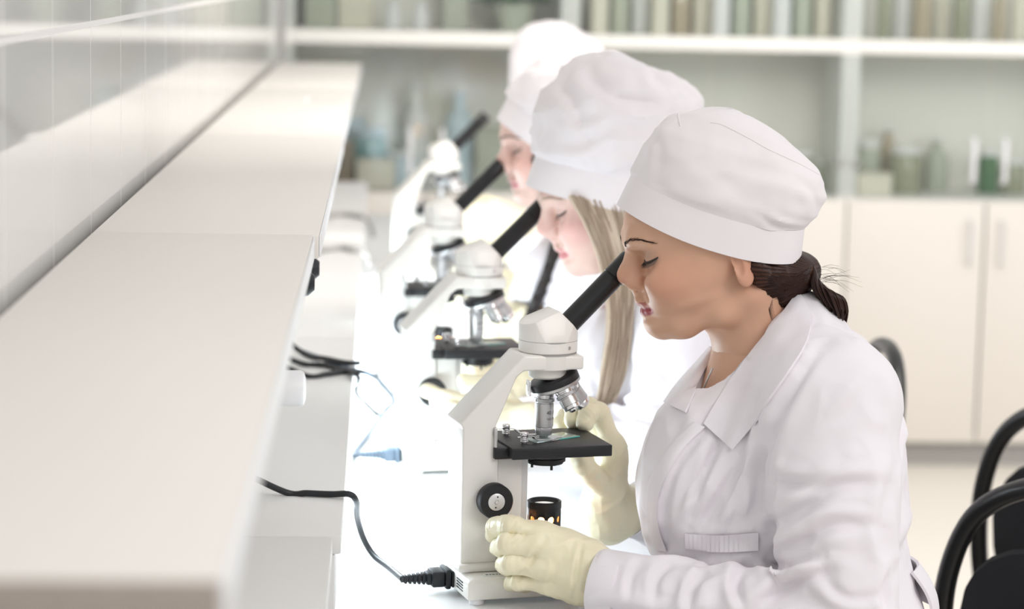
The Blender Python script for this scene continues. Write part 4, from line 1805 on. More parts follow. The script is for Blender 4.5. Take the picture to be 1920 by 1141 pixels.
def lowres_body(parent_verts=None):
    """torso, arms and thighs under the clothes, joined below the neck."""
    V = Vol((.05, 2.20, .46), (.60, 2.80, 1.10), .009)
    rows, O = coat_rows()
    rows = [(v, f - .030, b + .018, max(hw - .020, .008)) for v, f, b, hw in rows if v < .10]
    V.loft(rows, O, (-1, 0, 0), (0, 0, 1), (0, -1, 0), 0, 2.2)
    V.cone(A(Pn(1445, 690)), A(Pn(1500, 800)), .055, .09, .03)
    V.cone(A(Pn(1428, 650)), A(Pn(1402, 800)), .050, .047, .02)
    V.ell(A(Pn(1385, 800)), (.035, .06, .05), .04)
    return V


def rot_y(ang):
    """nod: turns the face direction -X towards -Z."""
    c, s = math.cos(ang), math.sin(ang)
    return np.array([[c, 0, -s], [0, 1, 0], [s, 0, c]])


PIV = A(Pn(1420, 640))
NOSE = A(Pn(1163, 518))

PEOPLE = [
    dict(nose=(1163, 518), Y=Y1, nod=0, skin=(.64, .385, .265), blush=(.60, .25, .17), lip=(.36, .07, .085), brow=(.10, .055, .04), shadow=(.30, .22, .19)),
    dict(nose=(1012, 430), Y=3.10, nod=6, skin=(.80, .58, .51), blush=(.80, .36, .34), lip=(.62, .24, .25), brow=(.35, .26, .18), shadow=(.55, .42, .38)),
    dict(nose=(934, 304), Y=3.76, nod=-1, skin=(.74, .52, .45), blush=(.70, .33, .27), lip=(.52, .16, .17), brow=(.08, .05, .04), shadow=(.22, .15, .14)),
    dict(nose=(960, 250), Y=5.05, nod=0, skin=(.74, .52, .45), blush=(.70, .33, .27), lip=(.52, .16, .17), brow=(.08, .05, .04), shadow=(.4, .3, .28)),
]
for k, d in enumerate(PEOPLE):
    R = rot_y(math.radians(d['nod']))
    n1 = R @ (NOSE - PIV) + PIV
    d['R'] = R
    d['t'] = A(P(*d['nose'], d['Y'])) - n1


def head_xf(d, v):
    return (v - PIV) @ d['R'].T + PIV + d['t']


def ab(d, x, y, Y):
    """absolute pixel point taken back into the front woman's frame."""
    return A(P(x, y, Y)) - d['t']


ARMS = [None] * 4
ARMS[0] = [(A(Pn(1563, 762, .150)), A(Pn(1578, 1192, .225)), A(Pn(1114, 1092, .115)), .063, .055, .0325),
           (A(Pn(1540, 730, -.150)), A(Pn(1440, 1040, -.215)), A(Pn(1176, 952, -.112)), .070, .052, .031)]
d = PEOPLE[1]
ARMS[1] = [(A(Pn(1560, 738, .150)), A(Pn(1450, 1090, .215)), ab(d, 1022, 806, 2.985), .073, .060, .036),
           (A(Pn(1540, 730, -.150)), A(Pn(1440, 1040, -.215)), ab(d, 985, 700, 3.25), .070, .056, .036)]
d = PEOPLE[2]
ARMS[2] = [(A(Pn(1560, 738, .150)), A(Pn(1500, 1080, .215)), ab(d, 1020, 650, 3.64), .073, .060, .036),
           (A(Pn(1540, 730, -.150)), A(Pn(1440, 1040, -.215)), ab(d, 950, 560, 3.90), .070, .056, .036)]
d = PEOPLE[3]
ARMS[3] = [(A(Pn(1560, 738, .150)), A(Pn(1500, 1080, .215)), ab(d, 962, 470, 4.94), .073, .060, .036),
           (A(Pn(1540, 730, -.150)), A(Pn(1440, 1040, -.215)), ab(d, 940, 470, 5.22), .070, .056, .036)]

# gloves, in absolute coordinates
def pl(*a):
    return [A(P(x, y, Y)) for x, y, Y in a]


def glove_front_near():
    Yw = lambda w: Y1 - w
    F = [pl((1018, 1000, Yw(.098)), (955, 984, Yw(.102)), (930, 988, Yw(.078)), (926, 1001, Yw(.060))),
         pl((1012, 1026, Yw(.108)), (950, 1018, Yw(.110)), (938, 1026, Yw(.080)), (958, 1032, Yw(.060))),
         pl((1018, 1060, Yw(.108)), (957, 1055, Yw(.108)), (945, 1060, Yw(.078)), (968, 1064, Yw(.060))),
         pl((1035, 1092, Yw(.100)), (974, 1092, Yw(.098)), (962, 1093, Yw(.072)), (984, 1096, Yw(.058))),
         pl((1088, 1040, Yw(.078)), (1045, 1018, Yw(.068)), (1005, 1002, Yw(.060)), (976, 998, Yw(.055)))]
    pm = []
    wr = A(P(1098, 1072, Yw(.104)))
    for i, (x, y, w) in enumerate(((1104, 1042, .100), (1104, 1060, .108), (1100, 1082, .108), (1096, 1100, .102))):
        pm.append((F[i][0], A(P(x, y, Yw(w))), .0112, .0150))
    pm.append((A(P(1060, 1030, Yw(.096))), A(P(1060, 1080, Yw(.096))), .0165, .0165))
    return F, pm, [(A(P(1094, 1056, Yw(.104))), .022), (A(P(1092, 1086, Yw(.104))), .022), (A(P(1135, 1078, Yw(.110))), .024), (A(P(1165, 1086, Yw(.114))), .022)]


def glove_front_far():
    F = [pl((1152, 838, 2.572), (1122, 772, 2.563), (1103, 774, 2.553), (1097, 792, 2.548)),
         pl((1154, 850, 2.588), (1104, 764, 2.583), (1080, 768, 2.571), (1073, 787, 2.562)),
         pl((1146, 862, 2.603), (1085, 786, 2.606), (1060, 784, 2.594), (1050, 797, 2.584)),
         pl((1136, 880, 2.616), (1080, 822, 2.618), (1060, 820, 2.608), (1048, 826, 2.60)),
         pl((1135, 915, 2.575), (1108, 885, 2.552), (1092, 868, 2.546), (1084, 852, 2.546))]
    pm = [(F[i][0], A(P(1140 - 6 * i, 950, 2.588 + .008 * i)), .0115, .018) for i in range(4)]
    return F, pm, [(A(P(1140, 940, 2.598)), .025), (A(P(1140, 970, 2.602)), .026), (A(P(1185, 955, 2.610)), .026)]


def glove_second_near():
    F = [pl((930, 772, 3.005), (880, 756, 3.0), (838, 744, 3.0), (800, 732, 3.012)),
         pl((935, 785, 2.99), (890, 775, 2.985), (850, 765, 2.99), (818, 752, 3.0)),
         pl((945, 797, 2.985), (905, 796, 2.975), (885, 792, 2.995), (900, 788, 3.015)),
         pl((955, 806, 2.985), (920, 808, 2.978), (903, 805, 2.995), (915, 800, 3.01)),
         pl((980, 775, 3.02), (945, 745, 3.03), (905, 722, 3.04), (872, 714, 3.045))]
    pm = [(F[i][0], A(P(1000, 786 + 6 * i, 2.99)), .0115, .018) for i in range(4)]
    return F, pm, [(A(P(1000, 795, 2.99)), .027), (A(P(1035, 806, 2.985)), .027)]


def glove_grip(cx, cy, Y, s, sx, wrist):
    """relaxed fist round a knob: knuckles to the left, wrist to the right."""
    F = []
    for i in range(4):
        y = cy + (i - 1.5) * .0165 * s
        F.append(pl((cx + .02 * s, y - .002 * s, Y - .012), (cx - .028 * s, y, Y - .016), (cx - .044 * s, y + .004 * s, Y + .008), (cx - .026 * s, y + .006 * s, Y + .03)))
    F.append(pl((cx + .05 * s, cy - .02 * s, Y + .012), (cx + .01 * s, cy - .036 * s, Y + .024), (cx - .03 * s, cy - .036 * s, Y + .03)))
    w = A(P(wrist[0], wrist[1], wrist[2]))
    b = A(P(cx + .07 * s, cy + .004 * s, Y))
    pm = [(F[i][0], b, .0115, .018) for i in range(4)]
    return F, pm, [(b, .026), (w, .027)]


GL = [[glove_front_near(), glove_front_far()],
      [glove_second_near(), glove_grip(935, 700, 3.26, 1420, 1, (988, 702, 3.26))],
      [glove_grip(962, 622, 3.66, 1180, 1, (1030, 652, 3.64)), glove_grip(900, 545, 3.90, 1150, 1, (955, 562, 3.90))],
      [glove_grip(905, 415, 4.92, 1080, 1, (968, 476, 4.94)), glove_grip(880, 450, 5.20, 860, 1, (944, 472, 5.22))]]

CAPS = [
    dict(r=[((1157, 384), (1499, 484)), ((1183, 331), (1506, 424)), ((1191, 316), (1532, 402)), ((1208, 272), (1544, 366)), ((1226, 240), (1543, 342)), ((1262, 214), (1530, 315)), ((1290, 212), (1480, 272)), ((1352, 215), (1400, 230))],
         w=[.080, .080, .086, .087, .082, .068, .045, .010], l=[-.013, -.010, -.006, 0, .004, .014, .016, .010]),
    dict(r=[((986, 346), (1266, 412)), ((1004, 292), (1276, 352)), ((1003, 276), (1300, 318)), ((1012, 212), (1312, 242)), ((1034, 158), (1309, 190)), ((1075, 108), (1286, 152)), ((1110, 98), (1230, 135)), ((1145, 100), (1180, 112))],
         w=[.080, .080, .090, .094, .088, .070, .048, .010], l=[0, 0, 0, 0, .002, .008, .010, .006]),
    dict(r=[((931, 222), (1130, 372)), ((952, 182), (1158, 330)), ((955, 172), (1170, 318)), ((978, 140), (1192, 275)), ((1010, 112), (1198, 240)), ((1050, 92), (1185, 200)), ((1075, 92), (1150, 160)), ((1095, 104), (1120, 126))],
         w=[.080, .080, .086, .088, .082, .066, .045, .010], l=[0, 0, 0, 0, .002, .008, .010, .006]),
    dict(r=[((955, 186), (1118, 232)), ((955, 152), (1124, 196)), ((954, 142), (1138, 180)), ((957, 104), (1142, 138)), ((966, 72), (1138, 108)), ((990, 48), (1122, 82)), ((1015, 42), (1090, 62)), ((1045, 44), (1062, 50))],
         w=[.080, .080, .088, .090, .084, .066, .045, .010], l=[0, 0, 0, 0, .002, .006, .008, .004]),
]
PNAMES = [
    'person in white cap and coat nearest the camera, with a dark ponytail',
    'person with long blonde hair in white cap and coat, second in the row',
    'person with a dark braid, white cap and coat, third in the row, bent low',
    'person farthest in the row, blurred, only the white cap showing clearly']
RES = [(.0028, .0013), (.006, .0022), (.008, .003), (.010, .004)]

COAT_FOLDS = [
    ([(1505, 690), (1452, 790), (1424, 890), (1416, 975)], 0.0097, 12),
    ([(1352, 818), (1316, 900), (1292, 985)], 0.0044, 8),
    ([(1405, 850), (1350, 930), (1306, 1004)], 0.0047, 9),
    ([(1432, 850), (1388, 940), (1356, 1008)], 0.0044, 8),
    ([(1330, 800), (1276, 862), (1244, 935)], 0.0039, 8),
    ([(1262, 900), (1246, 960), (1256, 1020)], 0.0034, 8),
    ([(1590, 870), (1530, 905), (1470, 905), (1436, 880)], 0.0065, 13),
    ([(1650, 905), (1570, 912), (1500, 958), (1448, 990)], 0.0078, 14),
    ([(1640, 985), (1560, 985), (1490, 1025), (1452, 1040)], 0.0072, 13),
    ([(1428, 1042), (1458, 1064), (1500, 1052), (1540, 1040)], 0.0104, 11),
    ([(1560, 1070), (1500, 1085), (1455, 1110), (1420, 1135)], 0.0078, 12),
    ([(1640, 700), (1600, 760), (1560, 800)], 0.0029, 14),
    ([(1540, 650), (1500, 710), (1470, 770)], 0.0039, 10),
    ([(1350, 1066), (1308, 1084), (1294, 1120), (1290, 1150)], 0.0065, 9),
    ([(1392, 1062), (1380, 1096), (1396, 1145)], 0.0065, 10),
    ([(1262, 1052), (1232, 1082), (1226, 1130)], 0.0044, 9),
    ([(1204, 1046), (1184, 1080), (1178, 1125)], 0.0036, 8),
    ([(1690, 850), (1660, 960), (1664, 1060)], 0.0039, 14),
    ([(1680, 1060), (1660, 1105), (1664, 1150)], 0.0052, 10),
]
CAP_FOLDS = [
    ([(1420, 404), (1462, 424), (1515, 432)], .0030, 7),
    ([(1438, 392), (1478, 408), (1520, 412)], .0024, 7),
    ([(1350, 345), (1420, 318), (1500, 330)], .0020, 16),
    ([(1222, 245), (1238, 285), (1232, 325)], .0014, 9),
    ([(1290, 300), (1350, 330), (1400, 372)], .0014, 14),
    ([(1500, 340), (1528, 365), (1534, 400)], .0018, 9),
]
CAP_FOLDS_SECOND = [
    ([(1040, 150), (1075, 190), (1090, 250)], .0060, 12),
    ([(1100, 110), (1120, 160), (1200, 190), (1290, 175)], .0060, 13),
    ([(1020, 260), (1080, 270), (1150, 240), (1220, 250)], .0050, 12),
    ([(1030, 210), (1080, 225), (1130, 215)], .0050, 10),
    ([(1220, 130), (1240, 160), (1300, 175)], .0050, 10),
]
GLOVE_FOLDS = [
    ([(978, 970), (966, 990), (950, 1012)], .0014, 5),
    ([(1008, 1030), (988, 1062), (966, 1094)], .0018, 5),
    ([(1092, 1012), (1084, 1060), (1076, 1126)], .0020, 5),
    ([(1042, 1058), (1036, 1085), (1024, 1110)], .0012, 6),
    ([(994, 992), (974, 1012), (956, 1026)], .0014, 5),
    ([(1030, 1000), (1004, 1040), (994, 1060)], .0014, 7),
    ([(1060, 1010), (1050, 1060), (1030, 1098)], .0010, 8),
]

people = []
for k, d in enumerate(PEOPLE):
    org = A((.45, Y1, .475)) + d['t']
    org[2] = .475
    # body: head and neck with the torso below
    hv = head_xf(d, HV)
    tone = head_tone(d['skin'], d['blush'], d['lip'], d['brow'], d['shadow'])
    V = lowres_body()
    bv, bq = V.mesh()
    bn = vnormals(bv, bq)
    if (bn * (bv - bv.mean(0))).sum() < 0:
        bq = bq[:, ::-1]
    bv = bv + d['t']
    v = np.concatenate([hv, bv]) - org
    q = np.concatenate([HQ, bq + len(hv)])
    tn = np.concatenate([tone, np.tile(np.array(d['skin']), (len(bv), 1))])
    body = mesh_obj('person', v, q, [M_SKIN], None, tn)
    body.location = org
    tag(body, PNAMES[k], 'person', 'people at the microscopes')
    people.append(body)
    body_bvh = bvh_of(hv, HQ)
    # coat
    h, hg = RES[k]
    cv, cq, cn = build_coat(h, ARMS[k])
    cv = cloth_detail(cv, cn, ARMS[k], 3 + 20 * k)
    cvw = cv + d['t']
    if k == 0:
        cvw = folds(cvw, vnormals(cvw, cq), COAT_FOLDS)
    coat = mesh_obj('lab_coat', cvw - org, cq, [M_COAT], body)
    coat_bvh = bvh_of(cvw, cq)
    if k == 0:
        COAT0, HEAD0, ORG0 = coat_bvh, body_bvh, org
    # gloves
    for gi, g in enumerate(GL[k]):
        gv, gq = build_glove(*g, h=hg, seed=5 + k, lines=GLOVE_FOLDS if k == 0 and gi == 0 else None)
        mesh_obj('glove', gv - org, gq, [M_GLOVE], body)
    # cap
    cp = CAPS[k]
    cb, cc_, _ = cap_objects(body, org, cp['r'], cp['w'], cp['l'], d['Y'], 11 + 4 * k, [.8, 2.3, 1.6, 1][k], [CAP_FOLDS, CAP_FOLDS_SECOND, None, None][k])
    if k == 0:
        CROWN0 = cc_
    # trousers and shoes
    V = Vol((-.02, 2.22, .03), (.66, 2.78, .66), .012)
    for s in (1, -1):
        V.chain([(.46, Y1 - s * .085, .535), (.08, Y1 - s * .10, .535), (.13, Y1 - s * .11, .09)], [.078, .062, .042], .02)
    tv, tq = V.mesh()
    tv[:, 0] += d['t'][0]
    tv[:, 1] += d['t'][1]
    mesh_obj('trousers', tv - org, tq, [M_TROUSER], body)
    for s in (1, -1):
        V = Vol((-.05, Y1 - s * .11 - .06, -.02), (.22, Y1 - s * .11 + .06, .13), .008)
        V.cone((.14, Y1 - s * .11, .045), (.02, Y1 - s * .12, .032), .042, .032, .02)
        sv, sq = V.mesh()
        sv[:, 2] = np.maximum(sv[:, 2], .002)
        sv[:, 0] += d['t'][0]
        sv[:, 1] += d['t'][1]
        mesh_obj('shoe', sv - org, sq, [M_SHOE], body)


# stools under three of them
def stool(loc, label, dz):
    t = thing('laboratory_stool', label, 'stool', loc, 0, 'stools under the row of people')
    bm = NB()
    add_lathe(bm, [(0, .405 + dz), (.15, .405 + dz), (.172, .41 + dz), (.178, .423 + dz), (.172, .438 + dz), (.15, .444 + dz), (0, .446 + dz)], None, 40, caps=False)
    obj('seat', bm, M_CHAIRF, t)
    bm = NB()
    add_cyl(bm, (0, 0, .09), (0, 0, .4045 + dz), .022, seg=20)
    obj('column', bm, M_STEEL, t)
    for i in range(5):
        a = 2 * PI * i / 5 + .3
        bm = NB()
        add_tube(bm, [(.018 * math.cos(a), .018 * math.sin(a), .085), (.15 * math.cos(a), .15 * math.sin(a), .06), (.23 * math.cos(a), .23 * math.sin(a), .012)], [.018, .014, .011], 10, 4)
        obj('foot', bm, M_STEEL, t)


for k, lb in ((0, 'black padded stool under the person nearest the camera'), (1, 'black padded stool under the blonde person'), (3, 'black padded stool under the person farthest in the row')):
    d = PEOPLE[k]
    stool((.47 + d['t'][0], Y1 + d['t'][1], 0), lb, d['t'][2])

# ------------------------------------------------------------------ front woman: collar, hair, face details
w1, org = people[0], ORG0
mw = Vector(org)


def tube_obj(name, paths, r, m, parent, seg=6, n=5):
    bm = NB()
    for p in paths:
        add_tube(bm, [Vector(x) - mw for x in p], r, seg, n)
    return obj(name, bm, m, parent)


cY = lambda a, b: (lambda i, j: a + (b - a) * j)
near_in = [(1497, 543), (1456, 598), (1412, 652), (1372, 706), (1343, 752), (1319, 793)]
near_out = [(1523, 588), (1512, 638), (1478, 694), (1440, 748), (1408, 800), (1373, 843)]


def collar(edge_in, edge_out, win, wout, nu=30, nv=8, thick=.0022, wave=.0):
    a, b = sm_poly([(x, y, w * 1000) for (x, y), w in zip(edge_in, win)], nu), sm_poly([(x, y, w * 1000) for (x, y), w in zip(edge_out, wout)], nu)
    rows = []
    for i in range(nu + 1):
        row = []
        for j in range(nv + 1):
            t = j / nv
            c = a[i].lerp(b[i], t)
            w = c.z * .001 + .008 * math.sin(PI * t) + wave * math.sin(i * .55 + t * 2)
            p = P(c.x, c.y, Y1 - w)
            pc, n_, r_ = hit(COAT0, c.x, c.y)
            if pc is not None and (pc - CAM).length - .0058 < (p - CAM).length:
                p = pc - r_ * .0058
            row.append(p - mw)
        rows.append(row)
    bm = NB()
    add_grid(bm, rows, thick)
    return bm


bm = collar(near_in, near_out, [.030, .058, .064, .060, .056, .062], [.050, .098, .118, .116, .108, .105], wave=.0012)
obj('collar', bm, M_COAT, w1, 60)
bm = collar([(1340, 662), (1322, 692), (1304, 728), (1284, 772)], [(1330, 648), (1298, 684), (1266, 720), (1243, 752)], [-.036, -.030, -.026, -.022], [-.050, -.062, -.070, -.072], 18, 6)
obj('collar', bm, M_COAT, w1, 60)
bm = drape(COAT0, [(1322, 800), (1280, 842), (1243, 905), (1232, 950), (1235, 990), (1250, 1034)], [(1300, 790), (1255, 835), (1217, 900), (1210, 950), (1215, 990), (1230, 1032)], .0045, 40, 6, .003, org, Y1 - .02)
obj('front_placket', bm, M_COAT, w1, 60)
bm = drape(COAT0, [(1284, 1000), (1350, 1003), (1422, 998)], [(1285, 1030), (1350, 1035), (1422, 1032)], .0050, 40, 8, .003, org, Y1 - .125)
obj('pocket', bm, M_COAT, w1, 60)
# turned-back cuff band round the near sleeve
sh, el, wr = (A(ARMS[0][0][i]) for i in range(3))
n_ = Vector(wr - el).normalized()
M = frame(Vector(wr) - n_ * .0036 - mw, Vector(wr) - n_ * .05 - mw)
bm = NB()
add_lathe(bm, [(.0300, .001), (.0350, -.001), (.0362, .002), (.0374, .026), (.0370, .0275), (.0340, .028)], M, 56, caps=False)
obj('cuff', bm, M_COAT, w1)
cvx = np.array([tuple(v_.co) for v_ in CROWN0.data.vertices]) + org
CB = BVHTree.FromPolygons([Vector(p) for p in cvx], [tuple(p_.vertices) for p_ in CROWN0.data.polygons])
for path_ in ([(1332, 229), (1352, 233), (1380, 246), (1410, 262), (1440, 279), (1470, 293), (1500, 307), (1536, 327)], [(1272, 213), (1273, 224), (1276, 236)]):
    pp = []
    for c_ in sm_poly(path_, 24):
        p_, n2, r2 = hit(CB, c_.x, c_.y)
        if p_ is not None:
            pp.append(p_ - r2 * .0001)
    tube_obj('seam', [pp], .0008, M_CAP, CROWN0, 6, 2)
# undershirt in the neckline, neck chain
V = Vol(A(Pn(1250, 860, .0)) - .075, A(Pn(1400, 740, 0)) + .075, .0025)
V.ell(A(Pn(1372, 838)), (.042, .055, .058), 0)
sv, sq = V.mesh()
sv = sv[:]
mesh_obj('undershirt', sv - org, sq, [M_SHIRT], w1)
tube_obj('neck_chain', [[Pn(1336, 690, .030), Pn(1322, 722, .026), Pn(1308, 760, .020), Pn(1294, 795, .014), Pn(1286, 818, .010)]], .0011, M_STEEL, w1)
# back belt tab
bm = NB()
B0, B1 = Pn(1700, 1050, .03), Pn(1738, 1140, .03)
rows = []
for i in range(9):
    t = i / 8
    c = B0.lerp(B1, t) + Vector((.006 * math.sin(PI * t), 0, 0))
    rows.append([c + Vector((-.004 + .016 * math.sin(PI * j / 6), (j / 6 - .5) * .10, 0)) - mw for j in range(7)])
add_grid(bm, rows, .003)
obj('back_belt', bm, M_COAT, w1)

# hair at the nape, tie, ponytail
V = Vol(A((.33, 2.40, 1.03)), A((.50, 2.60, 1.16)), .0011)
tie = A(Pn(1506, 508, .0))
for s in (1, -1):
    for (x, y, w, r) in ((1418, 500, .066, .010), (1428, 520, .062, .011), (1445, 538, .054, .012), (1462, 556, .042, .012), (1455, 512, .050, .014), (1478, 560, .028, .013)):
        V.cone(A(Pn(x, y, s * w)), tie, r, .0125, .006)
V.ell(A(Pn(1462, 510)), (.040, .054, .026), .01)
hv_, hq_ = V.mesh()
hn_ = vnormals(hv_, hq_)
if (hn_ * (hv_ - hv_.mean(0))).sum() < 0:
    hq_ = hq_[:, ::-1].copy()
    hn_ = -hn_
dv = hv_ - tie
sidex = np.hypot(dv[:, 0], .5 * dv[:, 1])
ang = np.arctan2(dv[:, 2], sidex)
lock = np.sin(ang * 62 + 1.5 * smooth_noise(hv_, .03, 2)) * .6 + np.sin(ang * 131 + 2.0) * .4
hv_ = hv_ + hn_ * (.0006 * lock * sstep(.006, .02, sidex))[:, None]
mixh = np.clip(.35 + .45 * np.sin(ang * 97 + 1.2 * smooth_noise(hv_, .02, 7)) + .3 * smooth_noise(hv_, .02, 9), 0, 1)[:, None]
hair = mesh_obj('hair', hv_ - org, hq_, [mat('brown_hair_mass', (.04, .02, .01), .42, spec=.25, attr='tone')], w1, np.array((.016, .006, .004)) * (1 - mixh) + np.array((.075, .032, .020)) * mixh)
HB = bvh_of(np.concatenate([hv_, HV]), np.concatenate([hq_, HQ + len(hv_)]))
rnd = random.Random(5)
HL = [(1408, 498, .070), (1414, 512, .068), (1424, 530, .062), (1440, 548, .054), (1458, 562, .044), (1478, 572, .030)]
bm = NB()
for i in range(420):
    s_ = 1
    t = rnd.random() * (len(HL) - 1)
    j = min(int(t), len(HL) - 2)
    c = [HL[j][k_] + (HL[j + 1][k_] - HL[j][k_]) * (t - j) for k_ in range(3)]
    fwd = rnd.uniform(-.06, .55)
    a0 = Pn(c[0], c[1], 0).lerp(Vector(tie), fwd)
    e0 = Vector(tie) + Vector((0, 0, rnd.uniform(-.010, .008)))
    pp = []
    for q_ in range(8):
        p_ = a0.lerp(e0, .96 * q_ / 7)
        o_ = Vector((p_.x, Y1 - s_ * .2, p_.z - .004 * math.sin(PI * q_ / 7)))
        m_, n_2, _, _ = HB.ray_cast(o_, Vector((0, s_, 0)))
        if m_ is not None:
            pp.append(m_ + n_2 * rnd.uniform(.0001, .0007) - mw)
    if len(pp) > 3:
        add_tube(bm, pp, [.00012, .0004, .00045, .00045, .0004], 4, 3)
obj('hair_strands', bm, M_HAIR_D, hair)
paths = []
for i in range(190):
    a, r = rnd.uniform(0, 2 * PI), math.sqrt(rnd.random())
    ox, ow = math.cos(a) * r, math.sin(a) * r
    e = rnd.uniform(.86, 1.06)
    mid = [(1512, 508), (1531, 522), (1550, 545), (1563, 573), (1567 + 8 * e, 602 * e + 602 * (1 - e) * .6)]
    wd = [9, 25, 33, 30, 10]
    p = []
    for q2, ((x, y), g) in enumerate(zip(mid, wd)):
        nx, ny = (.25, 1) if x < 1540 else (.9, .35)
        p.append(Pn(x + ox * g * nx + rnd.uniform(-1, 1), y + ox * g * ny + rnd.uniform(-1, 1), ow * g * .00065 + .044 * min(1, q2 / 2)))
    paths.append(p)
bm = NB()
for p in paths:
    add_tube(bm, [x - mw for x in p], [.0009, .0013, .0013, .0012, .0004], 5, 5)
obj('ponytail', bm, M_HAIR_D, hair)
fly = []
for i in range(18):
    a = rnd.uniform(-.5, .9)
    L = rnd.uniform(30, 75)
    x0, y0 = rnd.uniform(1520, 1560), rnd.uniform(500, 530)
    fly.append([Pn(x0, y0, rnd.uniform(-.01, .02)), Pn(x0 + L * .5, y0 + L * .3 * a - 4, .01), Pn(x0 + L, y0 + L * a * .8, rnd.uniform(-.01, .02))])
wisps = []
for i in range(9):
    x0 = rnd.uniform(1425, 1450)
    wisps.append([Pn(x0, 545, .06), Pn(x0 - 8 + i, 575, .06), Pn(x0 - 2 + i, 600, .058)])
bm = NB()
for p in fly:
    add_tube(bm, [x - mw for x in p], [.00022, .00018, .00008], 4, 4)
obj('stray_hair', bm, M_HAIR_D, hair)
bm = NB()
for p in wisps:
    add_tube(bm, [x - mw for x in p], [.00022, .00018, .00008], 4, 4)
obj('nape_wisp', bm, M_HAIR_D, hair)
M = frame(Pn(1503, 500) - mw, Pn(1518, 512) - mw)
bm = NB()
add_lathe(bm, [(.0105, .001), (.0150, .002), (.0165, .005), (.0150, .008), (.0105, .009)], M, 28, caps=False)
obj('hair_tie', bm, M_RUBBER, hair)


# eyebrows and lashes, both sides
def on_head(d, u, v, w, s, bvh):
    """skin point near head coordinates (u, v, w)."""
    base = head_xf(d, hd(u, v, w * s)[None])[0]
    p, n, i, dist = bvh.find_nearest(Vector(base))
    return p, n


def lashes(d, parent, orgk, bvh, m, dense):
    ov = Vector(orgk)
    R3 = d['R']
    fw = Vector(R3 @ EU)
    dn = Vector(R3 @ -EV)
    for s in (1, -1):
        bm, bb = NB(), NB()
        sd = Vector((0, -s, 0))
        arc = [(54, 15.5, 22), (53, 13.5, 28), (50, 12.6, 35), (45, 13.4, 42), (38, 16.2, 50)]
        pts = []
        for u, v, w in arc:
            p, n = on_head(d, u, v, w, s, bvh)
            pts.append(p + n * .0003)
        add_tube(bm, [p - ov for p in pts], [.0005, .0011, .0013, .0013, .0006], 6, 5)
        c = catmull(pts, 6)
        for i, p in enumerate(c):
            if i % (1 if dense else 2) == 0 and i > 2:
                t = i / len(c)
                L = .0065 + .003 * t
                e = p + fw * (L * .75) + dn * (L * .62) + sd * (L * (t - .35) * .9)
                add_tube(bm, [p - ov, p.lerp(e, .5) + dn * .0008 - ov, e - ov], [.00034, .00026, .00008], 4, 3)
        brow = [(63, 32, 12), (60, 36, 21), (55, 38, 31), (47, 37, 42), (37, 33, 52)]
        bp_ = []
        for u, v, w in brow:
            p, n = on_head(d, u, v, w, s, bvh)
            bp_.append(p + n * .0002)
        c = catmull(bp_, 10)
        rr = random.Random(3)
        for i, p in list(enumerate(c[:-2]))[4:]:
            for j in range(2 if 4 < i else 1):
                up = Vector(R3 @ EV)
                q0 = p + up * rr.uniform(-.0022, .0012) * (1 - .75 * i / len(c))
                dirb = (c[i + 1] - p).normalized() + up * (.25 - .4 * i / len(c)) + Vector((rr.uniform(-.2, .2),) * 3)
                e = q0 + dirb.normalized() * .0058
                m1, nn, _, _ = bvh.find_nearest(e)
                e = m1 + nn * .0006
                q1, nn, _, _ = bvh.find_nearest(q0)
                add_tube(bb, [q1 + nn * .0002 - ov, (q1 + e) / 2 + nn * .0007 - ov, e - ov], [.0003, .00026, .00008], 4, 2)
        obj('eyelashes', bm, M_HAIR_K, parent)
        obj('eyebrow', bb, m, parent)


for k in range(4):
    d = PEOPLE[k]
    o = people[k]
    lashes(d, o, A(o.location), bvh_of(head_xf(d, HV), HQ), [M_HAIR_D, M_HAIR_B, M_HAIR_K, M_HAIR_K][k], k == 0)

# ------------------------------------------------------------------ hair of the others
def strands(parent, guides, n, spread, r, m, Yw, seed, name='hair'):
    """guides: two pixel polylines (front and back of the lock); strands fill between them."""
    ov = parent.location
    rr = random.Random(seed)
    bm = NB()
    for i in range(n):
        t = rr.random()
        p = []
        for (a, b) in zip(*guides):
            x = a[0] + (b[0] - a[0]) * t + rr.uniform(-1, 1) * spread
            y = a[1] + (b[1] - a[1]) * t + rr.uniform(-1, 1) * spread
            w = a[2] + (b[2] - a[2]) * t + rr.uniform(-1, 1) * spread * .0009
            p.append(P(x, y, Yw - w) - ov)
        add_tube(bm, p, [r, r, r * .9, r * .35], 5, 5)
    return obj(name, bm, m, parent)


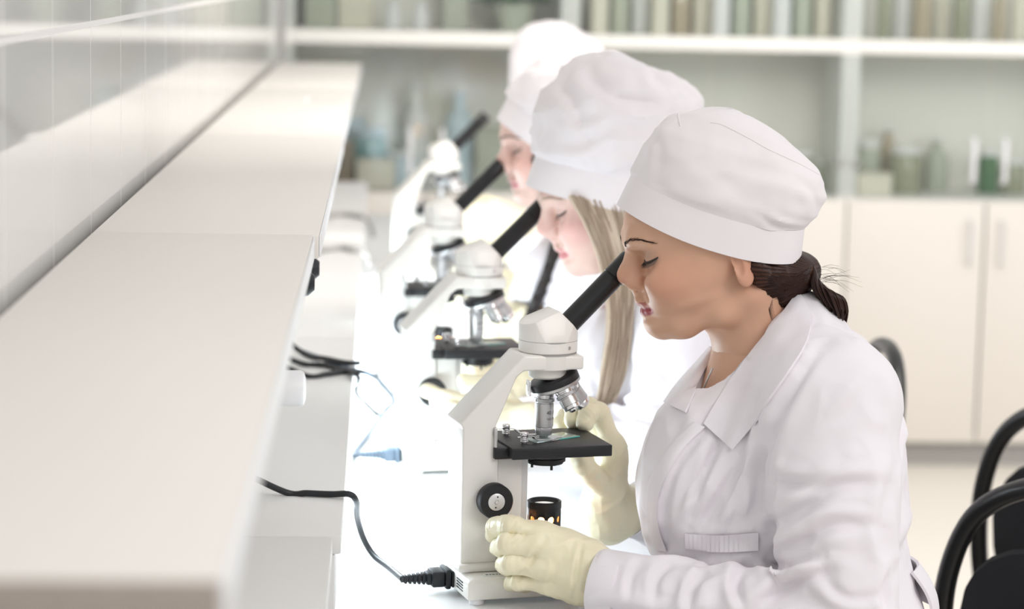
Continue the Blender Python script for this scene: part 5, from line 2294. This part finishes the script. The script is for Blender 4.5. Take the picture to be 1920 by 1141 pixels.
b = people[1]
strands(b, ([(1068, 368, .076), (1098, 420, .080), (1128, 500, .086), (1140, 600, .125), (1128, 700, .15), (1118, 752, .155)],
            [(1180, 385, .074), (1190, 440, .078), (1190, 520, .086), (1182, 620, .125), (1170, 700, .15), (1150, 760, .155)]), 230, 2.5, .0020, M_HAIR_B, 3.10, 4)
M_HAIR_B2 = mat('dark_blonde_hair', (.34, .26, .19), .42)
strands(b, ([(1072, 368, .0775), (1102, 420, .0815), (1130, 500, .0875), (1142, 600, .127), (1130, 700, .152), (1120, 752, .157)],
            [(1178, 385, .0755), (1188, 440, .0795), (1188, 520, .0875), (1180, 620, .127), (1168, 700, .152), (1148, 756, .157)]), 60, 2.5, .0018, M_HAIR_B2, 3.10, 14, 'dark_hair_strands')
strands(b, ([(1150, 380, .070), (1165, 470, .072), (1180, 560, .080), (1200, 650, .06)], [(1262, 405, .03), (1270, 500, .03), (1280, 580, .03), (1280, 640, .03)]), 200, 3, .0028, M_HAIR_B, 3.10, 9, 'hair_back')
# braid of the third woman
br = people[2]
bm = NB()
path = catmull([P(1058, 395, 3.67), P(1050, 440, 3.66), P(1040, 480, 3.65), P(1026, 520, 3.64), (P(1008, 560, 3.635)), P(994, 592, 3.635), P(985, 618, 3.64)], 14)
for s in range(3):
    pts, rad = [], []
    for i, p in enumerate(path):
        t = i / (len(path) - 1)
        a = i * .62 + s * 2 * PI / 3
        pts.append(p + Vector((math.cos(a) * .0068, math.sin(a * 2) * .004, math.sin(a) * .003)) * (1 - .4 * t) - br.location)
        rad.append(.0085 * (1 - .5 * t))
    add_tube(bm, pts, rad, 8, 1, smooth=False)
hb = obj('braid', bm, M_HAIR_K, br)
V = Vol(A(P(1085, 470, 3.76)) - .13, A(P(1085, 330, 3.76)) + .13, .004)
for s in (1, -1):
    for x, y, w in ((1010, 300, .070), (1030, 330, .070), (1055, 360, .060), (1090, 390, .04)):
        V.cone(A(P(x, y, 3.76 - s * w)), A(P(1085, 380, 3.76 - s * .035)), .012, .016, .01)
hv_, hq_ = V.mesh()
mesh_obj('hair', hv_ - A(br.location), hq_, [M_HAIR_K], br)
